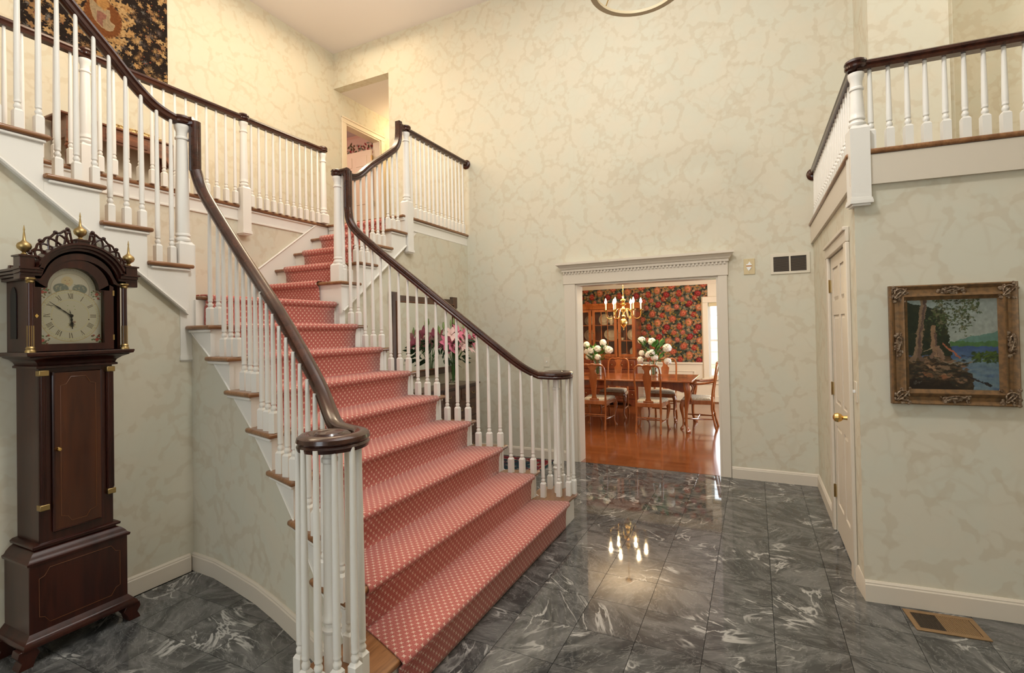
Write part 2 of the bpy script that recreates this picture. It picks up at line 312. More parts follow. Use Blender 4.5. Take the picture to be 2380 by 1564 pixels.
# ------------------------------------------------------------------ flat painted surfaces (colour per vertex)
def vnoise(X, Y, sc, seed=0, octv=3):
    r = np.zeros_like(X); amp = 1; tot = 0
    for o in range(octv):
        rs = np.random.RandomState(seed+o*17); g_ = rs.rand(64, 64); x = X*sc*(2**o); y = Y*sc*(2**o)
        xi = np.floor(x).astype(int); yi = np.floor(y).astype(int); fx = x-xi; fy = y-yi; fx = fx*fx*(3-2*fx); fy = fy*fy*(3-2*fy)
        a = g_[xi % 64, yi % 64]; b = g_[(xi+1) % 64, yi % 64]; c_ = g_[xi % 64, (yi+1) % 64]; d = g_[(xi+1) % 64, (yi+1) % 64]
        r += amp*((a*(1-fx)+b*fx)*(1-fy)+(c_*(1-fx)+d*fx)*fy); tot += amp; amp *= .5
    return r/tot
class Paint:
    def __init__(s, w, h, nx, ny, col):
        s.w, s.h, s.nx, s.ny = w, h, nx, ny; s.Y, s.X = np.meshgrid(np.linspace(0, h, ny), np.linspace(0, w, nx), indexing='ij'); s.c = np.ones((ny, nx, 3))*np.array(col)
    def blend(s, mask, col):
        m = np.clip(mask, 0, 1)[..., None]; s.c = s.c*(1-m)+np.array(col)*m
    def win(s, x0, x1, y0, y1):
        i0 = max(0, int((y0)/s.h*(s.ny-1))-1); i1 = min(s.ny, int(y1/s.h*(s.ny-1))+3); j0 = max(0, int(x0/s.w*(s.nx-1))-1); j1 = min(s.nx, int(x1/s.w*(s.nx-1))+3)
        return slice(i0, max(i0, i1)), slice(j0, max(j0, j1))
    def sub(s, sl, mask, col):
        m = np.clip(mask, 0, 1)[..., None]; s.c[sl] = s.c[sl]*(1-m)+np.array(col)*m
    def ell(s, cx, cy, rx, ry, col, rot=0, soft=.15, lobes=0, la=.15, ph=0, alpha=1, petal=None):
        R_ = max(rx, ry)*1.35; sl = s.win(cx-R_, cx+R_, cy-R_, cy+R_)
        if sl[0].start >= sl[0].stop or sl[1].start >= sl[1].stop: return
        dx = s.X[sl]-cx; dy = s.Y[sl]-cy; ca, sa = math.cos(rot), math.sin(rot); u = (dx*ca+dy*sa)/rx; v_ = (-dx*sa+dy*ca)/ry
        r = np.sqrt(u*u+v_*v_)
        if lobes: r = r/(1+la*np.cos(lobes*np.arctan2(v_, u)+ph))
        s.sub(sl, (1-(r-(1-soft))/soft)*alpha, col)
    def line(s, x0, y0, x1, y1, wd, col, w1=None, alpha=1):
        R_ = max(wd, w1 or wd)*2; sl = s.win(min(x0, x1)-R_, max(x0, x1)+R_, min(y0, y1)-R_, max(y0, y1)+R_)
        if sl[0].start >= sl[0].stop or sl[1].start >= sl[1].stop: return
        dx, dy = x1-x0, y1-y0; L = max(dx*dx+dy*dy, 1e-9); t = np.clip(((s.X[sl]-x0)*dx+(s.Y[sl]-y0)*dy)/L, 0, 1)
        d = np.hypot(s.X[sl]-x0-t*dx, s.Y[sl]-y0-t*dy); ww = wd+(w1-wd)*t if w1 is not None else wd
        px_ = s.w/s.nx; s.sub(sl, np.clip((ww/2-d)/px_+.5, 0, 1)*alpha, col)
    def poly(s, pts, col, alpha=1, soft=0):
        pts = np.array(pts); ins = np.zeros(s.X.shape, bool); j = len(pts)-1
        for i in range(len(pts)):
            xi, yi = pts[i]; xj, yj = pts[j]
            c_ = ((yi > s.Y) != (yj > s.Y)) & (s.X < (xj-xi)*(s.Y-yi)/(yj-yi+1e-12)+xi); ins ^= c_; j = i
        s.blend(ins*alpha, col)
    def warp(s, amp, sc, seed=50):
        dx = (vnoise(s.X/s.w, s.Y/s.w, sc, seed)-.5)*2*amp; dy = (vnoise(s.X/s.w, s.Y/s.w, sc, seed+5)-.5)*2*amp
        j = np.clip(((s.X+dx)/s.w*(s.nx-1)).round().astype(int), 0, s.nx-1); i = np.clip(((s.Y+dy)/s.h*(s.ny-1)).round().astype(int), 0, s.ny-1); s.c = s.c[i, j]
    def obj(s, name, org, u, v_, mat, parent=None, mask=None, loc=None):
        """grid lying on plane org + x*u + y*v"""
        ny, nx = s.ny, s.nx; O = np.array(org); P_ = O+s.X[..., None]*np.array(u)+s.Y[..., None]*np.array(v_)
        base = np.array(world_loc(parent)) if parent else np.array(loc if loc is not None else org)
        P_ = (P_-base).reshape(-1, 3); idx = np.arange(nx*ny).reshape(ny, nx)
        q = np.stack([idx[:-1, :-1], idx[:-1, 1:], idx[1:, 1:], idx[1:, :-1]], -1).reshape(-1, 4)
        if mask is not None:
            mk = mask(s.X, s.Y).reshape(-1); q = q[mk[q].all(1)]
        me = bpy.data.meshes.new(name); me.vertices.add(nx*ny); me.vertices.foreach_set('co', P_.ravel().astype(np.float32))
        me.loops.add(len(q)*4); me.loops.foreach_set('vertex_index', q.ravel().astype(np.int32)); me.polygons.add(len(q)); me.polygons.foreach_set('loop_start', np.arange(0, len(q)*4, 4, dtype=np.int32))
        me.update(calc_edges=True); at = me.color_attributes.new('paint', 'FLOAT_COLOR', 'POINT')
        cc = np.concatenate([np.clip(s.c, 0, 1), np.ones((ny, nx, 1))], -1).reshape(-1).astype(np.float32); at.data.foreach_set('color', cc)
        me.materials.append(mat); o = bpy.data.objects.new(name, me); COL.objects.link(o)
        if parent: o.parent = parent
        else: o.location = base
        return o

# ------------------------------------------------------------------ room dimensions (metres)
YB = 5.40; XR = .507; YC = 3.283; XL = -5.41; ZC = 5.54; Z2 = 2.695; ZB = 2.435; XS = -3.28
r_ = .1955
XN = [None, -1.29, -1.54, -1.785, -2.03, -2.28, -2.53, -2.785, -3.02, -3.225]
cxs = [-3.35, -3.04, -2.79, -2.54, -2.29, -2.04, -1.79, -1.54, -1.20]
YLs = [2.005, 1.99, 1.945, 1.895, 1.825, 1.745, 1.65, 1.585, 1.50]
YRs = [3.34, 3.345, 3.36, 3.385, 3.42, 3.48, 3.555, 3.63, 3.73]
yl = lambda x: interp(x, cxs, YLs); yr = lambda x: interp(x, cxs, YRs)
PW = Vector((1, .0889, 0)).normalized()       # direction of the wall with the painting
pwp = lambda t, z, off=0: Vector((XR, YC, z))+PW*t+Vector((PW.y, -PW.x, 0))*off    # off: towards the viewer

# ------------------------------------------------------------------ walls
JIT[0] = False
DX0, DX1, DZ = -1.812, -.315, 2.0
g = G(); g.box(-4.41, DX0, YB, YB+.14, 0, ZC); g.box(DX1, 3.2, YB, YB+.14, 0, Z2) if False else g.box(DX1, XR+.02, YB, YB+.14, 0, ZC); g.box(XR+.02, .86, YB, YB+.14, 2.2, ZC)
g.box(DX0, DX1, YB, YB+.14, DZ, ZC); g.box(XL, -4.41, YB, YB+.14, 5.03, ZC)
struct('wall_back', g, wallp)
UD0, UD1, UDZ = 5.625, 6.40, 4.61
g = G(); g.box(XL-.12, XL, -2.6, UD0, 0, ZC); g.box(XL-.12, XL, UD1, 7.6, 0, ZC); g.box(XL-.12, XL, UD0, UD1, UDZ, ZC); g.box(XL-.12, XL, UD0, UD1, 0, Z2)
struct('wall_left', g, wallp)
DY0, DY1, DH = 3.56, 4.30, 1.975
g = G(); g.box(XR, XR+.12, YC+.013, DY0, 0, ZB-.03); g.box(XR, XR+.12, DY1, YB, 0, ZB-.03); g.box(XR, XR+.12, DY0, DY1, DH, ZB-.03)
struct('wall_right', g, wallp)
g = G(); a = pwp(0, 0); b = pwp(2.6, 0); g.prism([(a.x, a.y), (b.x, b.y), (b.x-.01, b.y+.12), (a.x+.13, a.y+.13), (a.x+.002, a.y+.012)], 2, 0, ZB-.03)
struct('wall_painting_side', g, wallp)
# the upper storey beyond the balcony: stepped walls
g = G(); g.box(.86, .90, 4.86, YB+.14, ZB-.05, ZC); g.box(.86, 1.36, 4.80, 4.86, ZB-.05, ZC); g.box(1.36, 1.40, 4.86, 6.1, ZB-.05, ZC); g.box(1.4, 3.3, 6.1, 6.2, ZB-.05, ZC); g.box(3.2, 3.3, -2.6, 6.2, ZB, ZC)
struct('wall_balcony', g, wallp)
g = G(); a = pwp(0, 0, .025); b = pwp(2.6, 0, .025)
g.prism([(XR-.02, a.y), (b.x, b.y), (3.3, b.y+.06), (3.3, 6.1), (1.4, 6.1), (1.4, YB-.001), (XR-.02, YB-.001)], 2, ZB-.03-.16, ZB-.031)
struct('floor_balcony', g, trimw)
g = G(); g.box(XL, 3.3, -2.6, 7.6, ZC, ZC+.1); struct('ceiling', g, ceil_m)
g = G(); g.box(XL, -1.7, -2.7, -2.6, 0, ZC); g.box(-.3, 3.3, -2.7, -2.6, 0, ZC); g.box(-1.7, -.3, -2.7, -2.6, 2.5, ZC); g.box(-1.7, -.3, -2.7, -2.6, 0, .9); struct('wall_front', g, wallp)  # unseen wall; its opening is assumed, sized for how much daylight enters
g = G(); g.box(3.3, 3.4, -2.6, 3.6, 0, ZC); struct('wall_far_right', g, wallp)
# corridor beyond the gallery
g = G(); g.box(-4.41, -4.30, YB+.14, 7.6, Z2, 5.03); g.box(XL, -4.3, 7.6, 7.7, Z2, 5.03); struct('wall_corridor', g, wallp)
g = G(); g.box(XL, -4.41, YB+.14, 7.6, 5.03, 5.1); struct('ceiling_corridor', g, ceil_m)
# gallery floors
g = G(); g.box(XL, -4.26, -2.6, 4.14, Z2-.034, Z2-.004); g.box(XL, -3.22, 4.14, YB, Z2-.034, Z2-.004); g.box(XL, -4.41, YB, 7.6, Z2-.034, Z2-.004); g.box(-4.26, -3.33, -2.6, 1.01, Z2-.034, Z2-.004)
struct('floor_gallery', g, tread_m)
# wall under the left flight (behind the clock), following the string
zl = lambda y: 1.685+.826*(1.92-y)
pts = [(2.03, 0), (2.03, zl(2.03)), (.93, min(zl(.93), 2.52)), (-2.6, 2.52), (-2.6, 0)]
g = G(); g.prism(pts, 0, XS-.1, XS); struct('wall_clock_side', g, wallp)
zr = lambda y: 1.85+.78*(y-3.463)
pts = [(3.30, 0), (3.30, zr(3.30)), (4.37, 2.555), (YB, 2.555), (YB, 0)]
g = G(); g.prism(pts, 0, -3.32, -3.21); struct('wall_mirror_side', g, wallp)
# wall behind the landing, below the gallery edge
g = G(); g.box(-4.36, -4.26, -2.6, 4.14, 0, Z2-.034); g.box(-4.26, -3.32, 4.14, 4.22, 1.0, Z2-.034); struct('wall_landing', g, wallp)
# curved walls under the central stair
zb = lambda x: .95+(-2.53-x)*.782
for nm, fy, sg in (('wall_stair_near', yl, 1), ('wall_stair_far', yr, -1)):
    g = G(); xs = np.linspace(-3.30 if sg > 0 else -3.24, -1.36, 40); vs = []; fs = []
    for x in xs:
        y = fy(x)+sg*.014
        for z, yy in ((0, y), (max(zb(x), .004), y), (max(zb(x), .004), y+sg*.04), (0, y+sg*.04)): vs.append((x, yy, z))
    for i in range(len(xs)-1):
        for j in range(4): fs.append((i*4+j, i*4+(j+1) % 4, (i+1)*4+(j+1) % 4, (i+1)*4+j))
    g.add(vs, fs); struct(nm, g, wallp)

JIT[0] = True
# ------------------------------------------------------------------ marble floor
floor = struct('floor', G().box(-6, 3.4, -2.7, YB+.03, -.12, -.009), grout)
T = .3005; JIT[0] = False; tg = G().box(.0012, T-.0012, .0012, T-.0012, -.009, 0); tile_me = None; n_t = 0; rest = G()
X0, Y0 = .0535, 3.01
cand = []
for i in range(-12, 8):
    for j in range(-14, 8):
        x, y = X0+i*T, Y0+j*T
        if y > YB-.01 or x > 2.2 or x < -3.4 or (x > XR and y > YC+.2): continue
        vis = False
        for cx_, cy_ in ((x, y), (x+T, y), (x, y+T), (x+T, y+T)):
            u, v_, d = project((cx_, cy_, 0))
            if d > .2 and -60 < u < 2440 and v_ < 1600: vis = True
        under = (x < -1.65 and yl(max(x+T, -3.3))+.05 < y and y+T < yr(max(x, -3.3))-.05) or (x+T < XS and y < 2.0) or (x+T < -3.3)
        cand.append((0 if vis and not under else 1, x, y))
tile_me = tg.mesh('tile', smooth=0); tile_me.materials.append(marble)
for k, x, y in sorted(cand):
    y1 = min(T, YB+.02-y)
    if k == 0 and n_t < 300:
        if y1 < T-.001: o = part('tile', G().box(x+.0008, x+T-.0008, y+.0008, y+y1, -.009, 0), marble, floor, org=(x, y, 0), smooth=0)
        else: o = link('tile', tile_me, floor, (x, y, 0))
        n_t += 1
    else: rest.box(x+.0008, x+T-.0008, y+.0008, y+y1, -.009, 0)
o = part('tile_field', rest, marble, floor); o['kind'] = 'stuff'; JIT[0] = True

# ------------------------------------------------------------------ trim
def bb_prof(h=.112, t=.016): return [(0, 0), (t, 0), (t, h-.022), (t-.004, h-.016), (t-.004, h-.010), (.005, h), (0, h)]
def baseboard(name, pts, flip=1, z=0, mat=trimw):
    """pts along the wall face; the board projects to the right-hand side of travel (flip=1)"""
    P_ = [(x, y, z) for x, y in pts]; g = G(); pr = [(a*flip, b) for a, b in bb_prof()]; g.sweep(P_, pr); return struct(name, g, mat, smooth=20)
baseboard('baseboard_back', [(DX1+.085, YB), (XR, YB)])
baseboard('baseboard_back_left', [(-3.2, YB), (DX0-.13, YB)])
baseboard('baseboard_right', [(XR, YB), (XR, DY1+.1)])
baseboard('baseboard_right_corner', [(XR, DY0-.1), (XR, YC), tuple(pwp(2.5, 0))[:2]])
g = G()
baseboard('baseboard_clock', [(XS, -2.5), (XS, 1.99)])
baseboard('baseboard_stair_near', [(x, yl(x)+.014) for x in np.linspace(-3.28, -1.42, 40)])
baseboard('baseboard_mirror', [(-3.21, 3.36), (-3.21, YB)])
baseboard('baseboard_stair_far', [(x, yr(x)-.014) for x in np.linspace(-3.2, -1.42, 30)], -1)
# cased opening to the dining room with dentil crown
tr = sthing('trim_1', (DX0, YB, 0), 'cream casing with dentil crown around the wide dining room opening')
part('jamb', G().box(DX0-.003, DX0+.022, YB-.005, YB+.19, 0, DZ), trimw, tr)
part('jamb', G().box(DX1-.022, DX1+.003, YB-.005, YB+.19, 0, DZ), trimw, tr)
part('head_jamb', G().box(DX0, DX1, YB-.005, YB+.19, DZ-.022, DZ+.003), trimw, tr)
part('casing', G().box(DX0-.125, DX0+.004, YB-.022, YB+.002, 0, DZ), trimw, tr, bev=.004)
part('casing', G().box(DX1-.004, DX1+.082, YB-.022, YB+.002, 0, DZ), trimw, tr, bev=.004)
part('frieze', G().box(DX0-.135, DX1+.092, YB-.028, YB+.002, DZ-.002, DZ+.135), trimw, tr, bev=.003)
cp = [(0, 2.135), (-.045, 2.135), (-.045, 2.160), (-.055, 2.165), (-.062, 2.180), (-.085, 2.205), (-.10, 2.212), (-.10, 2.235), (0, 2.235)]
g = G(); x0, x1 = DX0-.145, DX1+.10
vs = []
for x, s_ in ((x0, -1), (x1, 1)):
    for yy, zz in cp: vs.append((x+s_*max(0, -yy-.045)*1.0, YB+yy, zz))
k = len(cp); fs = [tuple(range(k)), tuple(range(k, 2*k))[::-1]]+[(i, (i+1) % k, k+(i+1) % k, k+i) for i in range(k)]
g.add(vs, fs); part('crown', g, trimw, tr, smooth=0)
dm = G().box(0, .019, -.040, 0, 0, .024).mesh('dentil', smooth=0); dm.materials.append(trimw); x = DX0-.13; nd = 0
while x < DX1+.08: link('dentil', dm, tr, (x, YB, 2.112)); x += .0365; nd += 1

# six panel closet door in the right wall
dr = sthing('door_1', (XR, DY0, 0), 'cream six-panel closet door with brass knob beside the painting wall')
slab = G().box(XR+.012, XR+.05, DY0+.004, DY1-.004, .012, DH-.004)
sl = part('slab', slab, trimw, dr)
wd = DY1-DY0; cols = ((DY0+.085, DY0+wd/2-.04), (DY0+wd/2+.04, DY1-.085)); rows = ((.22, .78), (.94, 1.56), (1.66, 1.89))
fr = G(); ys = [DY0+.004, cols[0][0], cols[0][1], cols[1][0], cols[1][1], DY1-.004]
fr.box(XR+.002, XR+.014, ys[0], ys[1], .012, DH-.004); fr.box(XR+.002, XR+.014, ys[2], ys[3], .012, DH-.004); fr.box(XR+.002, XR+.014, ys[4], ys[5], .012, DH-.004)
for z0, z1 in ((.012, .22), (.78, .94), (1.56, 1.66), (1.89, DH-.004)):
    for a, b in cols: fr.box(XR+.002, XR+.014, a, b, z0, z1)
part('stiles_and_rails', fr, trimw, dr)
for z0, z1 in rows:
    for a, b in cols:
        g = G(); xi, xo = XR+.013, XR+.004; s_ = .028
        vs = [(xi, a, z0), (xi, b, z0), (xi, b, z1), (xi, a, z1), (xo, a+s_, z0+s_), (xo, b-s_, z0+s_), (xo, b-s_, z1-s_), (xo, a+s_, z1-s_)]
        g.add(vs, [(0, 1, 5, 4), (1, 2, 6, 5), (2, 3, 7, 6), (3, 0, 4, 7), (4, 5, 6, 7)]); part('panel', g, trimw, dr, smooth=0)
def casing(parent, X, y0, y1, z0, ztop, w=.09, t=.022, mat=trimw, sgn=-1):
    for a, b in ((y0-w, y0), (y1, y1+w)):
        part('casing', G().box(X+sgn*t, X, a, b, z0, ztop), mat, parent, bev=.005)
    part('casing_head', G().box(X+sgn*t, X, y0-w, y1+w, ztop, ztop+w), mat, parent, bev=.005)
    part('casing_band', G().box(X+sgn*(t+.012), X, y0-w, y1+w, ztop+w-.022, ztop+w), mat, parent, bev=.004)
casing(dr, XR, DY0, DY1, 0, DH)
for z in (1.77, 1.03, .29):
    hg = part('hinge', G().box(XR-.006, XR+.006, DY1-.012, DY1+.022, z-.045, z+.045), brass_old, dr)
    part('hinge_pin', G().lathe([(.006, z-.048), (.007, z-.04), (.007, z+.04), (.006, z+.048)], (XR-.010, DY1+.004, 0), 8), brass_old, hg)
kb = G().lathe([(.030, 0), (.030, .006), (.014, .012), (.011, .035), (.022, .045), (.029, .062), (.024, .080), (.008, .088)], (0, 0, 0), 18, ax=0); kb.xf(Matrix.Translation((XR+.001, DY0+.07, .925)) @ Matrix.Diagonal((-1, 1, 1, 1)))
part('knob', kb, brass, dr, label='polished brass knob')
# bedroom door seen through the corridor
d2 = sthing('door_2', (XL, UD0, Z2), 'cream cased doorway upstairs with its door standing open')
casing(d2, XL, UD0, UD1, Z2, UDZ, .085, .02, cream, sgn=1)
for a, b in ((UD0-.002, UD0+.02), (UD1-.02, UD1+.002)): part('jamb', G().box(XL-.14, XL+.004, a, b, Z2, UDZ), cream, d2)
part('head_jamb', G().box(XL-.14, XL+.004, UD0, UD1, UDZ-.02, UDZ+.002), cream, d2)
lf = part('leaf', G().box(XL-.87, XL-.145, 6.335, 6.37, Z2+.01, UDZ-.13), leafw, d2)
for a, b in ((XL-.78, XL-.55), (XL-.46, XL-.23)):
    for z0, z1 in ((Z2+.2, Z2+.75), (Z2+.9, Z2+1.45), (Z2+1.53, Z2+1.70)): part('leaf_panel', G().box(a, b, 6.328, 6.34, z0, z1), leafw, lf, bev=.004)
for z in (4.33, 3.60, 2.95): part('hinge', G().box(XL-.145, XL-.12, 6.325, 6.36, z-.045, z+.045), brass_old, d2)
g = G(); g.box(-7.6, -7.5, 4.2, 7.6, Z2, 5.1); g.box(-7.5, XL-.12, 7.0, 7.1, Z2, 5.1); g.box(-7.5, XL-.12, 4.1, 4.2, Z2, 5.1); struct('wall_bedroom', g, pink)
struct('ceiling_bedroom', G().box(-7.6, XL-.12, 4.1, 7.1, 5.1, 5.2), ceil_m); struct('floor_bedroom', G().box(-7.6, XL-.12, 4.1, 7.1, Z2-.1, Z2), tread_m)
pt = Paint(1.9, .42, 240, 54, (.80, .60, .50)); rs = np.random.RandomState(5)
for i in range(150):
    x, y = rs.rand()*1.9, .21+.12*math.sin(i*.9)*rs.rand()+.06*(rs.rand()-.5)
    pt.ell(x, y, .03+.02*rs.rand(), .015+.01*rs.rand(), [(.07, .10, .04), (.30, .03, .04), (.12, .07, .03), (.30, .33, .25)][rs.randint(4)], rs.rand()*3, .4)
bw = pt.obj('wallpaper_border', (-7.3, 6.99, 4.62), (1, 0, 0), (0, 0, 1), paper_m); tag(bw, 'vine and berry wallpaper border high on the pink bedroom wall', 'wallpaper border')

# ------------------------------------------------------------------ railing kit
_bal = {}
def baluster_mesh(L, hs=.112, q=1.0):
    """square foot block, collar and tapered shaft, total length L"""
    key = (round(L, 3), hs)
    if key in _bal: return _bal[key]
    g = G(); b = .0185; g.box(-b, b, -b, b, 0, hs-.008)
    k = len(g.v); s2 = b*.62; g.add([(-b, -b, hs-.008), (b, -b, hs-.008), (b, b, hs-.008), (-b, b, hs-.008), (-s2, -s2, hs+.004), (s2, -s2, hs+.004), (s2, s2, hs+.004), (-s2, s2, hs+.004)], [(0, 1, 5, 4), (1, 2, 6, 5), (2, 3, 7, 6), (3, 0, 4, 7), (4, 5, 6, 7)])
    pr = [(.0105, hs+.002), (.0150, hs+.012), (.0160, hs+.020), (.0115, hs+.030), (.0105, hs+.034), (.0140, hs+.038), (.0150, hs+.043), (.0135, hs+.048), (.0138, hs+.055), (.0143, hs+.075), (.0138, hs+.3*(L-hs)), (.0120, hs+.6*(L-hs)), (.0095, L)]
    g.lathe(pr, seg=10); me = g.mesh('baluster', smooth=40); me.materials.append(white); _bal[key] = me; return me
def baluster(x, y, z0, z1, parent, rz=0, mat=None): return link('baluster', baluster_mesh(round(z1-z0, 2)), parent, (x, y, z0), rz)
def newel(x, y, zb_, zs, zt, parent, w=.05, r=.037, drop=True, rz=0):
    """square post from zb_ to zs, turned column to zt"""
    g = G(); g.box(-w, w, -w, w, zb_, zs-.012); s2 = w*.72
    g.add([(-w, -w, zs-.012), (w, -w, zs-.012), (w, w, zs-.012), (-w, w, zs-.012), (-s2, -s2, zs+.008), (s2, -s2, zs+.008), (s2, s2, zs+.008), (-s2, s2, zs+.008)], [(0, 1, 5, 4), (1, 2, 6, 5), (2, 3, 7, 6), (3, 0, 4, 7), (4, 5, 6, 7)])
    g.lathe([(r*.9, zs), (r*1.18, zs+.012), (r*1.2, zs+.024), (r*.98, zs+.034), (r*.95, zs+.040), (r*1.12, zs+.046), (r*1.12, zs+.056), (r*1.02, zs+.062), (r*1.05, zs+.08), (r*1.0, zs+.35*(zt-zs)), (r*.84, zt-.105), (r*.84, zt-.098), (r*1.0, zt-.092), (r*1.0, zt-.082), (r*.84, zt-.076), (r*.84, zt-.045), (r*1.08, zt-.022), (r*1.14, zt-.012), (r*1.14, zt)], seg=18)
    if drop:
        for i, (e, z) in enumerate(((.004, .024), (.007, .012), (-.004, 0))): g.box(-w-e, w+e, -w-e, w+e, zb_+z-.012+.012*0, zb_+z+.006)
    me = g.mesh('newel_post', smooth=35); me.materials.append(white); o = link('newel_post', me, parent, (x, y, 0), rz); return o
RP = [(-.030, -.012), (-.026, -.026), (.026, -.026), (.030, -.012), (.024, -.004), (.031, .006), (.028, .020), (.016, .029), (0, .031), (-.016, .029), (-.028, .020), (-.031, .006), (-.024, -.004)]
def handrail(pts, parent, sides=None, name='handrail', prof=RP): return part(name, G().sweep(pts, prof, sides), rail_m, parent, smooth=30)
def cap(x, y, z, parent, r=.052): return part('newel_cap', G().lathe([(r*.8, z-.052), (r*.98, z-.045), (r, z-.035), (r*.9, z-.028), (r*1.02, z-.018), (r*.96, z-.006), (r*.7, z+.003), (r*.3, z+.006)], (x, y, 0), 20), rail_m, parent)

# ------------------------------------------------------------------ central staircase
st = thing('central_staircase', 'wide white central staircase with oak treads and dark handrails ending in two scrolls', 'staircase', (-1.3, 2.6, 0))
def tread_poly(xf, xb, k):
    n_ = 6; xs_ = [xf+(xb-xf)*i/n_ for i in range(n_+1)]
    L_ = [(x, yl(x)-.028) for x in xs_]; R_ = [(x, yr(x)+.028) for x in xs_]
    if k == 1:
        cL, cR, R0 = (-1.455, 1.40), (-1.455, 3.765), .168
        aL = [(cL[0]+R0*math.cos(a), cL[1]+R0*math.sin(a)) for a in np.linspace(.35, -PI*1.02, 16)]
        aR = [(cR[0]+R0*math.cos(a), cR[1]+R0*math.sin(a)) for a in np.linspace(-.35, PI*1.02, 16)]
        return [(xb, 1.56)]+aL[::-1]+aR+[(xb, 3.60)]
    return L_+R_[::-1]
tread_pos = {}
for k in range(1, 9):
    xf = XN[k]; xb = XN[k+1]-.055; z = k*r_
    part('tread', G().prism(tread_poly(xf, xb, k), 2, z-.027, z), tread_m, st, bev=.011, seg=3)
    y0, y1 = yl(xf-.03)+.004, yr(xf-.03)-.004
    if k == 1:
        g = G(); cL, cR, R0 = (-1.455, 1.40), (-1.455, 3.765), .138
        pl = [(cL[0]+R0*math.cos(a), cL[1]+R0*math.sin(a)) for a in np.linspace(0, -PI*1.05, 16)]; pr = [(cR[0]+R0*math.cos(a), cR[1]+R0*math.sin(a)) for a in np.linspace(0, PI*1.05, 16)]
        g.prism([(-1.6, 1.56)]+pl[::-1]+pr+[(-1.6, 3.60)], 2, 0, z-.027); part('bullnose_step', g, white, st, smooth=35)
    else: part('riser', G().box(xf-.048, xf-.03, y0, y1, (k-1)*r_, z-.027), white, st)
    for s_, fy, e in ((1, yl, -1), (-1, yr, 1)):      # small cove moulding beneath each tread end
        if k > 1: part('tread_moulding', G().prism([(xf-.018, fy(xf)-s_*.014), (xb+.01, fy(xb)-s_*.014), (xb+.01, fy(xb)+s_*.004), (xf-.018, fy(xf)+s_*.004)], 2, z-.045, z-.027), white, st, bev=.006)
# cut strings
for fy, s_, xe in ((yl, 1, -3.27), (yr, -1, -3.19)):
    g = G(); vs = []; fs = []
    stops = sorted(set([xe, -1.335]+[XN[k]-.027 for k in range(2, 10) if XN[k]-.027 > xe]+list(np.arange(xe, -1.34, .08))))
    cols_ = []
    for a, b in zip(stops[:-1], stops[1:]):
        mid = (a+b)/2; k = max([j for j in range(1, 9) if XN[j]-.027 > mid] or [0]); zt = k*r_-.027
        if k == 0: continue
        q = []
        for x in (a, b):
            y = fy(x)
            for z, yy in ((max(zb(x), 0), y), (zt, y), (zt, y+s_*.03), (max(zb(x), 0), y+s_*.03)): q.append((x, yy, z))
        g.add(q, [(0, 1, 5, 4), (1, 2, 6, 5), (2, 3, 7, 6), (3, 0, 4, 7), (0, 3, 2, 1), (4, 5, 6, 7)])
    part('string_board', g, white, st, smooth=0)
    part('string_bead', G().tube([(x, fy(x)-s_*.003, max(zb(x), .115)+.006) for x in np.linspace(xe, -1.50, 30)], .0045, 6), white, st)
# landing
part('landing_frame', G().box(-4.26, XN[9]-.05, 2.0, 3.34, 9*r_-.19, 9*r_-.027), white, st); part('landing', G().box(-4.26, XN[9]-.06, 2.0, 3.34, 9*r_-.027, 9*r_-.002), tread_m, st)
part('landing_nosing', G().box(XN[9]-.12, XN[9], 2.05, 3.23, 9*r_-.027, 9*r_), tread_m, st, bev=.012, seg=3)
part('riser', G().box(XN[9]-.05, XN[9]-.03, 2.03, 3.32, 8*r_, 9*r_-.027), white, st)
# landing newels
NL = (-3.325, 1.995); NR = (-3.26, 3.285)
newel(*NL, 1.345, 2.10, 2.865, st, .05, .039); newel(*NR, 1.40, 2.10, 2.865, st, .05, .039)
cap(NL[0], NL[1], 2.925, st, .056); cap(NR[0], NR[1], 2.925, st, .056)
# handrails with gooseneck and volute
def spiral(c, z, a0, sgn, r0=.124, r1=.035, turns=1.35, n_=44):
    return [(c[0]+(r0+(r1-r0)*(i/n_)**1.1)*math.cos(a0+sgn*2*PI*turns*i/n_), c[1]+(r0+(r1-r0)*(i/n_)**1.1)*math.sin(a0+sgn*2*PI*turns*i/n_), z-.004*(i/n_)) for i in range(n_+1)]
VL = (-1.455, 1.405); VR = (-1.44, 3.765)
Lp = [(-3.275, 2.055, 2.58), (-3.235, 2.054, 2.49), (-3.157, 2.046, 2.385), (-2.957, 2.023, 2.175), (-2.757, 1.993, 1.985), (-2.548, 1.947, 1.812), (-2.286, 1.868, 1.618), (-2.048, 1.790, 1.430), (-1.818, 1.700, 1.255), (-1.69, 1.63, 1.165), (-1.60, 1.575, 1.118), (-1.53, 1.542, 1.100)]
Rp = [(-3.14, 3.286, 2.58), (-3.125, 3.287, 2.47), (-3.06, 3.288, 2.375), (-2.93, 3.293, 2.265), (-2.741, 3.305, 2.115), (-2.348, 3.352, 1.805), (-2.0, 3.432, 1.515), (-1.70, 3.525, 1.258), (-1.59, 3.57, 1.175), (-1.52, 3.615, 1.135)]
def flat_sides(pts):
    out = []; nn = len(pts)
    for i in range(nn):
        a, b = Vector(pts[max(i-1, 0)]), Vector(pts[min(i+1, nn-1)]); t = b-a; t.z = 0
        if t.length < 1e-3: t = Vector((1, 0, 0))
        t.normalize(); out.append(Vector((t.y, -t.x, 0)))
    return out
